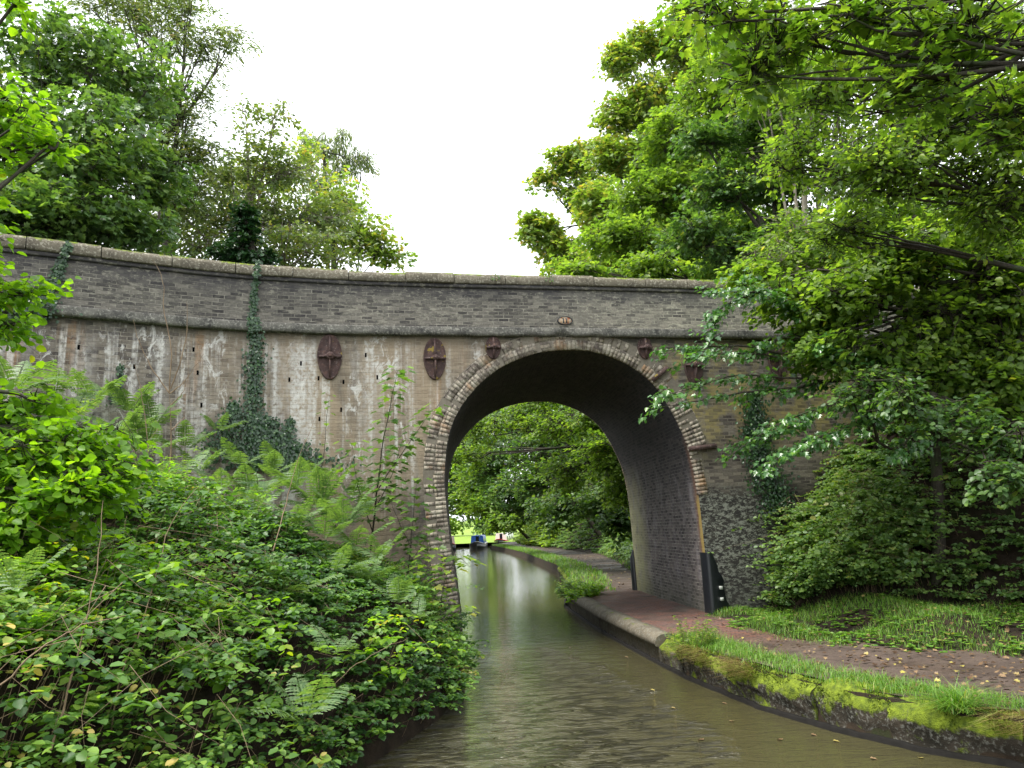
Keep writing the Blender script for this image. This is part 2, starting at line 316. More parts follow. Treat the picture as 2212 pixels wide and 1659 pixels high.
def m_plain(name, c, rough=.6, spec=.4, var=.3, sc=8.):
    t = NT(name); n = t.noise(t.pos(), sc, 5.,.65)
    col = t.mix(n, t.mix(1.,c,(1-var,)*3,'MULTIPLY'), t.mix(1.,c,(1+var,)*3,'MULTIPLY')); return t.done(t.pbr(col,rough,t.bump(n,.25,.01),spec))
M_BLACK = m_plain('black_painted_iron', (.012,.014,.018), .38, .6)
M_GALV = m_plain('pale_worn_metal', (.4,.42,.38), .5)
M_TIMBER = m_plain('black_wet_timber', (.013,.012,.011), .85, .08, .6, 14.)
M_HOLE = m_plain('hole_shade', (.004,.004,.004), 1., 0.)
M_PLATE = None
def m_plate():
    t = NT('rusty_number_plate'); p = t.pos(); n = t.noise(t.map(p,(30,30,8)),1.,4.,.6)
    return t.done(t.pbr(t.ramp(n,[(.35,(.6,.57,.5)),(.5,(.6,.42,.25)),(.62,(.45,.14,.07))]),.7))
M_PLATE = m_plate()
def m_ground(name, c1, c2, c3, sc=3., thr=.55, rough=.95):
    t = NT(name); p = t.pos(); n = t.noise(p,sc,7.,.65); f = t.noise(p,sc*9,5.,.7)
    col = t.ramp(n,[(.3,c1),(.7,c2)]); col = t.mix(t.rng(t.noise(p,1.1,6.,.7),thr,thr+.1),col,c3); col = t.mix(t.rng(f,.4,.7,0.,.5),col,t.mix(1.,col,(.5,.5,.5),'MULTIPLY'))
    return t.done(t.pbr(col,rough,t.bump(t.math('ADD',f,t.math('MULTIPLY',n,2.)),.8,.04),.2))
M_SOIL = m_ground('bank_soil', (.014,.01,.007),(.04,.028,.018),(.02,.025,.009))
M_FIELD = m_ground('sunny_field', (.12,.2,.03),(.24,.34,.05),(.2,.3,.04), .5)
def m_path():
    t = NT('trodden_towpath'); p = t.pos(); x,y,z = t.sep(p); n = t.noise(p,2.2,7.,.65); f = t.noise(p,26.,5.,.7)
    col = t.ramp(n,[(.3,(.045,.03,.024)),(.7,(.11,.078,.06))]); col = t.mix(t.rng(y,24.,30.,0.,.8), col, t.ramp(f,[(.3,(.02,.014,.01)),(.7,(.06,.04,.025))]))  # tree shade beyond the bridge is painted into the path colour
    b = t.n('ShaderNodeTexBrick'); t.set(b.inputs['Vector'], p); b.inputs['Scale'].default_value=1.; b.inputs['Brick Width'].default_value=.22; b.inputs['Row Height'].default_value=.11; b.inputs['Mortar Size'].default_value=.012
    b.inputs['Color1'].default_value=(.2,.085,.055,1); b.inputs['Color2'].default_value=(.14,.08,.07,1); b.inputs['Mortar'].default_value=(.05,.035,.03,1)
    m = t.math('MULTIPLY', t.math('MULTIPLY', t.rng(y,12.4,13.6), t.rng(y,24.5,22.)), t.rng(t.noise(p,1.3,5.,.6),.36,.48,0.,.9))
    col = t.mix(m, col, t.mix(.5, b.outputs['Color'], t.mix(1.,b.outputs['Color'],t.ramp(f,[(.2,(.5,.5,.5)),(.8,(1.4,1.4,1.4))]),'MULTIPLY')))
    shade_damp = t.rng(t.noise(p,.8,4.),.4,.65,.9,.45)
    h = t.math('ADD', t.math('MULTIPLY',n,2.), t.math('SUBTRACT', f, t.math('MULTIPLY',t.math('MULTIPLY',b.outputs['Fac'],m),.8)))
    return t.done(t.pbr(col, shade_damp, t.bump(h,.7,.03), .4))
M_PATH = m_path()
def m_water():
    t = NT('murky_canal_water'); p = t.pos(); x,y,z = t.sep(p)
    a = t.noise(t.map(p,(1.6,3.2,1)), 1.3, 3., .5, .5); b = t.noise(t.map(p,(2.,6.,1)), 3.2, 3., .55, .3)
    # boat wash: a stronger chop spreading from the middle of the near water
    dx = t.math('DIVIDE', t.math('SUBTRACT', x, .9), 1.7); dy = t.math('DIVIDE', t.math('SUBTRACT', y, 9.), 6.5)
    r = t.math('ADD', t.math('MULTIPLY',dx,dx), t.math('MULTIPLY',dy,dy)); r = t.math('ADD', r, t.math('MULTIPLY', t.math('SUBTRACT', t.noise(p,.9,3.), .5), 1.6)); wk = t.math('SMOOTH_MIN', t.rng(r,1.7,.0), .9, .3)
    c = t.noise(t.map(p,(2.4,8.,1)), 2.1, 4., .6, .6)
    near = t.rng(y, 30., 10., .1, .42)
    h = t.math('ADD', t.math('MULTIPLY', t.math('ADD', a, t.math('MULTIPLY', b,.45)), near), t.math('ADD', t.math('MULTIPLY', t.math('MULTIPLY', c, wk), 1.), t.math('MULTIPLY', t.math('MULTIPLY', t.rng(t.noise(t.map(p,(1.6,4.4,1),(4,4,0)), 1.5, 5., .6, .9),.5,.68), t.rng(r,1.5,.1)), 6.)))
    col = t.mix(t.noise(p,.5,3.), (.042,.038,.017),(.06,.054,.024))
    return t.done(t.pbr(col, .03, t.bump(h,.85,.08), .5))
M_WATER = m_water()
M_BLUE = m_plain('blue_boat_paint', (.02,.09,.4), .35, .5, .1)
M_WHITE = m_plain('white_boat_paint', (.75,.75,.72), .4, .5, .05)
M_RED = m_plain('red_boat_paint', (.5,.03,.02), .4, .5, .1)
M_HULL = m_plain('black_hull_paint', (.012,.012,.014), .4, .5)
M_GLASS = m_plain('dark_window_glass', (.01,.012,.015), .08, .6, .1)

# ------------------------------------------------------------------ plan curves
def curve(pts):
    a = np.array(sorted(pts)); return lambda t: np.interp(t, a[:,0], a[:,1])
XR = curve([(-40,24),(-10,15),(0,10.),(4,7.5),(6,6.2),(7.52,5.3),(8.2,4.75),(9.2,4.26),(10.4,3.89),(12.6,3.56),(15.3,3.42),(18.9,3.28),(24.6,3.3),(30.7,4.24),(41.4,5.16),(66,5.5),(85,5.),(103,4.2),(118,8),(135,24)])
XL = curve([(-40,-9),(-5,-6.5),(2,-4.4),(5,-2.9),(7,-1.95),(9,-1.),(10,-.6),(11,-.25),(12.4,.02),(14.8,.12),(16,.12),(24,.12),(27,-.6),(40,-2.5),(90,-5),(118,-9),(135,-30)])
XP = curve([(-40,28),(0,14),(5,11),(8.4,8.6),(10.7,7.),(12.,5.75),(13,5.3),(15.1,5.05),(16.9,5.3),(23.6,5.3),(25.9,5.9),(40,8),(54,9.5),(65,8.8),(100,7.5),(118,12),(135,30)])
XB = curve([(-40,34),(5,13.5),(10,10.9),(12,10.),(13.5,9.05),(14.8,8.),(16.1,6.95),(17,6.7),(22,6.4),(23.6,6.3),(25.9,6.9),(40,9.),(54,10.5),(65,9.8),(100,8.5),(118,13),(135,31)])
def vnoise(x, y, s, seed=0):
    """cheap smooth value noise"""
    r = np.random.default_rng(seed); T = r.random((64,64)); x = np.asarray(x)/s+100; y = np.asarray(y)/s+100
    xi = np.floor(x).astype(int); yi = np.floor(y).astype(int); u = x-xi; v = y-yi; u=u*u*(3-2*u); v=v*v*(3-2*v)
    g = lambda a,b: T[a%64, b%64]
    return (g(xi,yi)*(1-u)+g(xi+1,yi)*u)*(1-v)+(g(xi,yi+1)*(1-u)+g(xi+1,yi+1)*u)*v
def hgt(x, y):
    x = np.asarray(x,float); y = np.asarray(y,float)
    dl = XL(y)-x; dr = x-XR(y); dp = x-XP(y)
    zl = np.where(dl>0, .08 + .95*np.clip(dl/.9,0,1) + np.where(y<23,.45,.55)*np.clip(dl,0,14) + .25*(vnoise(x,y,1.3,3)-.5)*np.clip(dl,0,1), -1.)
    fr = XB(y)-XP(y)      # gently sloping verge before the bank
    zr = .43 + np.where(dp>0, .12*np.clip(dp,0,fr) + 1.3*np.clip(dp-fr,0,5.5) + .35*np.clip(dp-fr-5.5,0,20) + .3*(vnoise(x,y,1.1,5)-.5)*np.clip(dp,0,1), 0.)
    zr = zr*np.where(y>100, np.clip((125-y)/25,.05,1), 1.)
    z = np.where(dl>0, zl, np.where(dr>.2, zr, -1.))
    far = np.clip((y-112)/6,0,1); zf = .3 + .02*np.clip(y-118,0,200)
    zl2 = np.where(dl>0, zl*(1-.8*np.clip((y-80)/25,0,1)), z)
    z = np.where(dl>0, zl2, z)
    return np.where((y>118), zf, z)
def slab_rows(xs_fn, ys, nx):
    Y = np.repeat(ys[:,None], nx, 1); X = np.stack([xs_fn(y) for y in ys]); return X, Y

# terrain: one sheet, with the canal cut into it
ys = np.concatenate([np.arange(-40,0,4.),np.arange(0,30,.35),np.arange(30,60,1.),np.arange(60,130,2.5),np.arange(130,420,20.)])
def rowx(y):
    l, r = XL(y), XR(y)
    if y > 118: l, r = -9., 8.
    L = l - np.concatenate([[90,60,40,28],np.linspace(20,6,18),np.linspace(5.6,.3,22),[.12,.03,0]])
    R = r + np.concatenate([[0,.2,.22,.5],np.linspace(1,12,42),np.linspace(13,30,14),[40,60,90]])
    return np.concatenate([L, np.linspace(l+.1, r-.1, 6), R])
X, Y = slab_rows(rowx, ys, len(rowx(5.)))
Z = hgt(X, Y)
mb = MB(); grid(mb, np.stack([X,Y,Z],-1), flip=True)
o = mb.build('ground', M_SOIL, smooth=True); tag(o, kind='structure')
mb = MB(); xs = np.linspace(-80,90,60); yf = np.linspace(117,420,40); XX,YY = np.meshgrid(xs,yf); grid(mb, np.stack([XX,YY,.38+.022*np.clip(YY-118,0,400)+.5*vnoise(XX,YY,14,2)],-1), flip=False)
o = mb.build('field', M_FIELD, smooth=True); tag(o, kind='structure')
mb = MB(); grid(mb, np.array([[(-60,-45,0),(90,-45,0)],[(-60,122,0),(90,122,0)]],float), flip=True)
o = mb.build('canal_water', M_WATER); tag(o, kind='structure')
yp = np.concatenate([np.arange(-20,4,.3),np.arange(4,26,.1),np.arange(26,116,1.)]); t_ = np.linspace(0,1,30)
XX = XR(yp)[:,None]+.3 + t_[None]*((XP(yp)+.5-XR(yp)-.3)[:,None]); YY = np.repeat(yp[:,None],30,1)
ZZ = .47 + .04*(vnoise(XX,YY,.8,8)-.5) + .03*(vnoise(XX,YY,.25,9)-.5)
mb = MB(); grid(mb, np.stack([XX,YY,ZZ],-1), flip=True)
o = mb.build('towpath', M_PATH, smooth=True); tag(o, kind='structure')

# ------------------------------------------------------------------ the bridge
PLAN = np.array([(-16,9.5),(-11.5,11.6),(-9.5,12.62),(-7.83,13.5),(-7.1,13.82),(-5.85,14.45),(-4.9,14.9),(-4,15.24),(-2.6,15.58),(-1.66,15.77),(.3,16.05),(2.5,16.32),(4.4,16.58),(6.8,16.93),(9,17.26),(20,18.9)])
def fy(x): return np.interp(x, PLAN[:,0], PLAN[:,1])
_sx = np.linspace(-16,20,721); _ss = np.concatenate([[0],np.cumsum(np.hypot(np.diff(_sx),np.diff(fy(_sx))))])
def fs(x): return np.interp(x,_sx,_ss)
def nrm(x):
    e=.4; d=np.stack([np.full_like(np.asarray(x,float),2*e), fy(x+e)-fy(x-e)],-1); d/=np.linalg.norm(d,axis=-1)[...,None]
    return np.stack([d[...,1], -d[...,0]],-1)       # points to the camera side
def fpt(x, z, off=0.):
    x = np.asarray(x,float); n = nrm(x); return np.stack([x+n[...,0]*off, fy(x)+n[...,1]*off, np.broadcast_to(z,x.shape)*1.],-1)
def face_band(mb, x0, x1, prof, nx=120):
    """sweep a (offset, z) profile along the curved face"""
    xs = np.linspace(x0,x1,nx); s = fs(xs)
    Gd = np.stack([fpt(xs, z, o) for o,z in prof],1); d = np.concatenate([[0],np.cumsum([math.hypot(prof[i+1][0]-prof[i][0],prof[i+1][1]-prof[i][1]) for i in range(len(prof)-1)])])
    z0 = prof[0][1]
    UVs = np.stack([np.repeat(s[:,None],len(prof),1), np.repeat((z0+d)[None],nx,0)],-1)
    grid(mb, Gd, UVs)
BASE = (2.6,19.8,0)
bridge = empty('road_bridge', BASE, 'old brick road bridge with one round arch over the canal and towpath', 'bridge')
PROF = np.array([(.14,-.8),(.08,.3),(0.,1.06),(-.12,2.06),(-.19,2.9),(-.22,3.5),(-.16,4.18),(-.02,4.68),(.12,4.93),(.27,5.16),(.6,5.53),(1.01,5.85),(1.5,6.08),(1.97,6.21),(2.46,6.27),(2.97,6.26),(3.43,6.17),(3.98,5.93),(4.4,5.62),(4.65,5.32),(4.83,5.0),(5.1,4.4),(5.23,3.97),(5.32,3.3),(5.36,1.8),(5.38,.3),(5.4,-.8)])
# resample the profile finely
def resample(P, step):
    s = np.concatenate([[0],np.cumsum(np.linalg.norm(np.diff(P,axis=0),axis=1))]); n = int(s[-1]/step); q = np.linspace(0,s[-1],n+1)
    R = np.stack([np.interp(q,s,P[:,0]),np.interp(q,s,P[:,1])],1)
    for _ in range(6): R[1:-1] = (R[:-2]+2*R[1:-1]+R[2:])/4
    return R, q
PR, PS = resample(PROF, .08)
Tn = np.gradient(PR,axis=0); Tn/=np.linalg.norm(Tn,axis=1)[:,None]; NO = np.stack([-Tn[:,1],Tn[:,0]],1)   # outward of the opening
def by(x): return 23.0+.118*np.asarray(x,float)      # far face
ty = np.linspace(0,1,40)
jit = .006*(rng.random(PR.shape[0])-.5)
Gd = np.stack([np.stack([PR[:,0], fy(PR[:,0])+(-.0)+(by(PR[:,0])-fy(PR[:,0]))*t, PR[:,1]],-1) for t in ty],1)
UVs = np.stack([Gd[...,1], np.repeat(PS[:,None],len(ty),1)],-1)
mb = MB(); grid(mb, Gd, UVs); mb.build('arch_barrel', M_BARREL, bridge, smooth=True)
# front wall under the string course, with the opening left out
mid = PR + NO*.2; top = mid[:,1].argmax()
def open_x(z, left):
    seg = mid[:top+1] if left else mid[top:][::-1]
    return np.interp(z, np.maximum.accumulate(seg[:,1]), seg[:,0])
def wall_front(mb, off=0., yfun=None, ztop=6.72):
    zt = mid[top,1]; zs = np.concatenate([np.arange(-.8,5.6,.16), np.linspace(5.6,zt,40), [ztop]])
    for left in (True, False):
        tt = np.linspace(0,1,90)**1.0; rows=[]; uvs=[]
        for z in zs:
            xo = open_x(z,left) if z<zt-1e-6 else mid[top,0]
            xs = (-16+(xo+16)*tt) if left else (xo+(20-xo)*tt)
            if yfun is None: rows.append(fpt(xs,z,off)); uvs.append(np.stack([fs(xs),np.full_like(xs,z)],-1))
            else: rows.append(np.stack([xs,yfun(xs),np.full_like(xs,z)],-1)); uvs.append(np.stack([xs,np.full_like(xs,z)],-1))
        grid(mb, np.array(rows), np.array(uvs), flip=(yfun is None))
mb = MB(); wall_front(mb); mb.build('spandrel_wall', M_SPAN, bridge)
mb = MB(); wall_front(mb, yfun=by); mb.build('far_spandrel_wall', M_SPAN, bridge)
# arch ring: irregular brick courses standing slightly proud
mb = MB(); n = len(PR); q = np.linspace(0,PS[-1],int(PS[-1]/.086)+1)
px = np.interp(q,PS,PR[:,0]); pz = np.interp(q,PS,PR[:,1]); nx_ = np.interp(q,PS,NO[:,0]); nz_ = np.interp(q,PS,NO[:,1])
for yside in (0,1):
    for i in range(len(q)-1):
        for k,(r0,r1) in enumerate(((0,.215),(.218,.43))):
            if pz[i]<-.3: continue
            if px[i]>3 and pz[i]<(3.0 if k==0 else 4.1): continue
            if k==1 and rng.random()<.12: continue
            j0 = rng.normal(0,.03); e = rng.normal(0,.004); g = .006
            a = np.array([(px[i]+nx_[i]*r,pz[i]+nz_[i]*r) for r in (r0-(.012 if k==0 else 0)*rng.random(),r1-.006+j0*.3)]); b = np.array([(px[i+1]+nx_[i+1]*r,pz[i+1]+nz_[i+1]*r) for r in (r0-(.012 if k==0 else 0)*rng.random(),r1-.006+j0*.3)])
            a2 = a+(b-a)*.03; b2 = b-(b-a)*(.03+.05*rng.random())
            quad = np.array([a2[0],b2[0],b2[1],a2[1]])
            pr = .009+e*.6+.008*rng.random()-.003*k
            if yside==0: fo = fpt(quad[:,0],0,pr); ba = fpt(quad[:,0],0,-.08)
            else: fo = np.stack([quad[:,0],by(quad[:,0])+pr,quad[:,0]*0],-1); ba = np.stack([quad[:,0],by(quad[:,0])-.08,quad[:,0]*0],-1)
            fo[:,2]=quad[:,1]; ba[:,2]=quad[:,1]
            rr = rng.random(); uvq = [(i*.078+.01,k*.215+.01),(i*.078+.06,k*.215+.01),(i*.078+.06,k*.215+.2),(i*.078+.01,k*.215+.2)]
            mb.add(np.concatenate([fo,ba]), [(3,2,1,0),(0,1,5,4),(1,2,6,5),(2,3,7,6),(3,0,4,7)], [rr]*5, uvq+uvq)
    if yside==0: mb.build('arch_ring', M_RING, bridge); mb = MB()
mb.build('arch_ring', M_RING, bridge)
# lime bed behind the ring courses, and the plain brick jamb on the right
M_MORT = m_plain('old_lime_mortar', (.2,.175,.14), .95, .1, .5, 20.)
lowr = (PR[:,0]>3)&(PR[:,1]<3.05)
for yside in (0,1):
    for sel,nm,mt in ((~lowr,'mortar_bed',M_MORT),(lowr,'arch_jamb',M_SPAN)):
        a = PR[sel]; b = a+NO[sel]*(.43 if nm=='mortar_bed' else .24); o_ = .008 if nm=='mortar_bed' else .003
        b = np.where((a[:,0:1]>3)&(a[:,1:2]<4.1), a+NO[sel]*.24, b)
        A = fpt(a[:,0],0,o_) if yside==0 else np.stack([a[:,0],by(a[:,0])+o_,a[:,0]*0],-1); B_ = fpt(b[:,0],0,o_) if yside==0 else np.stack([b[:,0],by(b[:,0])+o_,b[:,0]*0],-1)
        A[:,2]=a[:,1]; B_[:,2]=b[:,1]; mb = MB(); grid(mb, np.stack([A,B_],1), np.stack([np.stack([fs(A[:,0]),A[:,2]],-1),np.stack([fs(B_[:,0]),B_[:,2]],-1)],1)); mb.build(nm, mt, bridge)
# parapet, string course, coping
mb = MB(); face_band(mb,-16,20,[(0,6.74),(0.,7.62)],200); face_band(mb,-16,20,[(0,7.62),(.045,7.62),(.045,7.7),(-.45,7.7),(-.45,6.9)][0:4],200)
mb.build('parapet_wall', M_PARA, bridge)
mb = MB()
xs = np.linspace(-16,20,700); j = .02*(vnoise(xs,xs*0,.35,4)-.5)+.012*(vnoise(xs,xs*0,.1,6)-.5)
ch = np.exp(-((xs-2.42)/.16)**2)*.09 + np.exp(-((xs-3.2)/.12)**2)*.04 + np.exp(-((xs-1.75)/.14)**2)*.03
prof = [(0,6.53,0,0),(.12,6.535,1,1),(.125,6.6,.6,1),(.13,6.7,.3,0),(.125,6.715,0,0),(0,6.745,0,0)]
Gd = np.stack([fpt(xs,0,0)+0 for _ in prof],1)
for k,(of,z,wj,wc) in enumerate(prof):
    P_ = fpt(xs,0,0); nn = nrm(xs); off = of + j*wj; P_[:,0]+=nn[:,0]*off; P_[:,1]+=nn[:,1]*off; P_[:,2]=z+j*wj*.8+ch*wc; Gd[:,k]=P_
grid(mb, Gd); mb.build('string_course', M_STRING, bridge)
joint = -16.
while joint < 19.5:
    L = .95+.3*rng.random(); mb = MB(); dz = .008*rng.normal(); do = .012*rng.normal()
    face_band(mb, joint+.008, joint+L-.008, [(-.5,7.702),(.085+do,7.702),(.095+do,7.73+dz),(.09+do,7.86+dz),(.05+do,7.93+dz),(-.15+do,7.96+dz),(-.5,7.93+dz)], 8)
    e = [fpt(np.array([xx]),0,0)[0] for xx in (joint+.008, joint+L-.008)]
    for xx, fl in ((joint+.008,0),(joint+L-.008,1)):
        P_ = np.array([fpt(np.array([xx]),z,o_)[0] for o_,z in [(-.5,7.702),(.085+do,7.702),(.095+do,7.73+dz),(.09+do,7.86+dz),(.05+do,7.93+dz),(-.15+do,7.96+dz),(-.5,7.93+dz)]])
        mb.add(P_, [list(range(7))[::(1 if fl else -1)]])
    mb.build('coping_stone', M_COPE, bridge); joint += L
mb = MB(); face_band(mb,-16,20,[(-.46,7.7),(-.46,6.9)],100); mb.build('parapet_inner_face', M_PARA, bridge)
mb = MB(); xs=np.linspace(-16,20,60); Gd=np.stack([fpt(xs,6.9,-.4), np.stack([xs,by(xs)-.4,xs*0+6.9],-1)],1); grid(mb,Gd,flip=True); mb.build('road_deck', m_plain('road_asphalt',(.05,.05,.05),.9), bridge)
mb = MB()
for (o0,z0,o1,z1) in ((0,6.72,0,7.7),(0,7.7,-.45,7.7),(-.45,7.7,-.45,6.9)):
    A=np.stack([xs,by(xs)+o0,xs*0+z0],-1); B_=np.stack([xs,by(xs)+o1,xs*0+z1],-1); grid(mb,np.stack([A,B_],1),np.stack([np.stack([xs,xs*0+z0],-1),np.stack([xs,xs*0+z1],-1)],1))
mb.build('far_parapet_wall', M_PARA, bridge)
# weep holes: closed near-black faces, the shade inside them painted as colour
for (x_,y_) in [(170,750),(418,755),(427,805),(650,705+80),(688,817),(790,767),(742,825),(435,875),(625,820),(690,905),(815,815),(290,792),(737,885)]:
    P = at(x_, y_, 14.); xq = P[0]
    for _ in range(12): P = at(x_, y_, float(fy(P[0])))
    f0 = fpt(np.array([P[0]-.02,P[0]+.02]),P[2],.004); mb = MB()
    lo = fpt(np.array([P[0]-.018,P[0]+.018]),P[2]-.045,.004); hi = fpt(np.array([P[0]-.018,P[0]+.018]),P[2]+.045,.004); lb = fpt(np.array([P[0]-.018,P[0]+.018]),P[2]-.045,-.05); hb = fpt(np.array([P[0]-.018,P[0]+.018]),P[2]+.045,-.05)
    mb.add(np.array([lo[0],lo[1],hi[1],hi[0],lb[0],lb[1],hb[1],hb[0]]),[(0,1,2,3),(0,4,5,1),(1,5,6,2),(2,6,7,3),(3,7,4,0)]); mb.build('weep_hole', M_HOLE, bridge)
# tie plates ("pattress" castings)
def face_frame(x_, y_):
    P = at(x_, y_, 15.)
    for _ in range(15): P = at(x_, y_, float(fy(P[0])))
    n = nrm(np.array([P[0]]))[0]; return P, np.array([n[0],n[1],0]), np.array([-n[1],n[0],0.])
def tie_plate(x_, y_, wd, ht, boss=.07, shape=1.):
    P, n, s = face_frame(x_, y_); 
    def W(u, v, o): return P + s*u + np.array([0,0,1.])*v + n*o
    mb = MB(); K = 32; th = np.linspace(0,2*math.pi,K,endpoint=False)
    ce = np.sign(np.cos(th))*np.abs(np.cos(th))**.9; rings = [(1.,0.),(1.,.05),(.94,.065),(.9,.05),(.5,.075),(.0,.08)]
    R = np.array([[W(wd/2*ce[i]*r*(1-.16*abs(min(0,math.sin(th[i])))), ht/2*math.sin(th[i])*r, o_) for i in range(K)] for r,o_ in rings])
    Gd = np.concatenate([R,R[:,:1]],1); grid(mb, Gd, flip=False)
    plate = mb.build('tie_plate', M_IRON, bridge, smooth=False)
    mb = MB()
    for sg in (1,-1):   # tapering vertical rib
        a = [W(-.028,0,.05),W(.028,0,.05),W(.022,sg*ht*.46,.05),W(-.022,sg*ht*.46,.05),W(-.02,0,.2),W(.02,0,.2),W(.014,sg*ht*.45,.085),W(-.014,sg*ht*.45,.085)]
        mb.add(np.array(a),[(4,5,6,7),(0,1,5,4),(1,2,6,5),(2,3,7,6),(3,0,4,7)])
    hw = wd*.44; a = [W(-hw,-.02,.04),W(hw,-.02,.04),W(hw,.02,.04),W(-hw,.02,.04),W(-hw,-.025,.12),W(hw,-.025,.12),W(hw,.02,.12),W(-hw,.02,.12)]
    mb.add(np.array(a),[(4,5,6,7),(0,1,5,4),(1,2,6,5),(2,3,7,6),(3,0,4,7)])
    a = [W(-hw*.6,-.02,.1),W(hw*.6,-.02,.1),W(hw*.6,.02,.1),W(-hw*.6,.02,.1),W(-hw*.4,-.025,.19),W(hw*.4,-.025,.19),W(hw*.4,.02,.19),W(-hw*.4,.02,.19)]
    mb.add(np.array(a),[(4,5,6,7),(0,1,5,4),(1,2,6,5),(2,3,7,6),(3,0,4,7)])
    rb = mb.build('rib', M_IRON, plate)
    mb = MB(); tube(mb,[W(0,.0,.1),W(0,.0,.2),W(0,0,.21)],[boss,boss,boss*.8],12); tube(mb,[W(0,0,.2),W(0,0,.25),W(0,0,.255)],[boss*.55,boss*.5,boss*.4],8)
    mb.build('bolt', M_IRON, plate)
    return plate
tie_plate(712,772,.5,.95,.075); tie_plate(939,776,.48,.9,.06); tie_plate(1065,752,.34,.5,.055); tie_plate(1392,753,.34,.5,.06); tie_plate(1497,790,.46,.95,.075); tie_plate(1679,775,.52,1.05,.08)
# number plate with raised border and the number 11
P, n_, s_ = face_frame(1220,693)
def W(u,v,o): return P+s_*u+np.array([0,0,1.])*v+n_*o
mb = MB(); K=40; th=np.linspace(0,2*math.pi,K,endpoint=False)
Gd = np.array([[W(.155*math.cos(a)*r,.083*math.sin(a)*r,o_) for a in list(th)+[0]] for r,o_ in ((1,0),(1,.02),(.001,.021))]); grid(mb,Gd)
plate = mb.build('number_plate', M_PLATE, bridge); 
mb = MB(); Gd = np.array([[W(.155*math.cos(a)*r,.083*math.sin(a)*r,o_) for a in list(th)+[0]] for r,o_ in ((1.14,0),(1.14,.034),(1.01,.036),(.99,.02))]); grid(mb,Gd); mb.build('border', M_BLACK, plate)
for cx in (-.036,.036):
    mb = MB()
    for (u0,u1,v0,v1) in ((-.013,.013,-.05,.052),(-.027,.027,-.06,-.0501),(-.027,-.0131,.034,.052)):
        a=[W(cx+u0,v0,.019),W(cx+u1,v0,.019),W(cx+u1,v1,.019),W(cx+u0,v1,.019),W(cx+u0,v0,.03),W(cx+u1,v0,.03),W(cx+u1,v1,.03),W(cx+u0,v1,.03)]
        mb.add(np.array(a),[(4,5,6,7),(0,1,5,4),(1,2,6,5),(2,3,7,6),(3,0,4,7)])
    mb.build('numeral', M_BLACK, plate)
# iron straps on the right haunch
def strap(p0, p1, hw, th_=.05):
    A,n,_ = face_frame(*p0); B_,n2,_ = face_frame(*p1); d = B_-A; d/=np.linalg.norm(d); v = np.cross(n,d); mb = MB()
    a = [A-v*hw,B_-v*hw,B_+v*hw,A+v*hw]; b=[q_+n*th_ for q_ in a]; a=[q_-n*.02 for q_ in a]
    mb.add(np.array(a+b),[(4,5,6,7),(0,1,5,4),(1,2,6,5),(2,3,7,6),(3,0,4,7)]); mb.build('iron_strap', M_IRON, bridge)
strap((1488,970),(1545,964),.05,.09); strap((1408,822),(1440,795),.05,.09)
# cast iron rope guards on the right-hand corners
def guard(P, n, s, ht, wdt, name='rope_guard'):
    mb = MB(); nz=14; Gd=[]
    W = lambda u,v,o: P+s*u+np.array([0,0,1.])*v+n*o
    V = np.linspace(0,1,nz); prof=[]
    for v in V:
        z = v*ht; wf = wdt*(1-.15*v) if v<.78 else wdt*(1-.15*v)*max(.08,(1-v)/.22)
        flange = .13*max(0,1-((v-.1)/.6)**2)+.06*max(0,math.sin(v*14)) if v<.72 else 0
        prof.append([W(-.07,z,-.25),W(-.07,z,.02),W(-.04,z,.05),W(.03,z,.05),W(.06+wf*.2,z,.03),W(.08+wf+flange,z,.02),W(.08+wf+flange,z,-.02)])
    grid(mb,np.array(prof)); g = mb.build(name, M_BLACK, bridge, smooth=True)
    for v in (.43,.25):
        b = MB(); c = W(.1+wdt*.9,v*ht,.03); b_ = .035
        a=[c-s*b_-np.array([0,0,b_]),c+s*b_-np.array([0,0,b_]),c+s*b_+np.array([0,0,b_]),c-s*b_+np.array([0,0,b_])]
        b.add(np.array([q_-n*.01 for q_ in a]+[q_+n*.035 for q_ in a]),[(4,5,6,7),(0,1,5,4),(1,2,6,5),(2,3,7,6),(3,0,4,7)]); b.build('bolt', M_GALV, g)
n0 = nrm(np.array([5.4]))[0]; guard(np.array([5.43,float(fy(5.43)),.44]), np.array([n0[0],n0[1],0]), np.array([-n0[1],n0[0],0]), 1.32, .12)
mb = MB(); Pg = np.array([5.36,float(by(5.36)),.4]); tube(mb,[Pg+(.0,.02,0),Pg+(-.02,.02,1.),Pg+(.0,.02,1.25)],[.11,.1,.03],8); mb.build('rope_guard', M_BLACK, bridge)
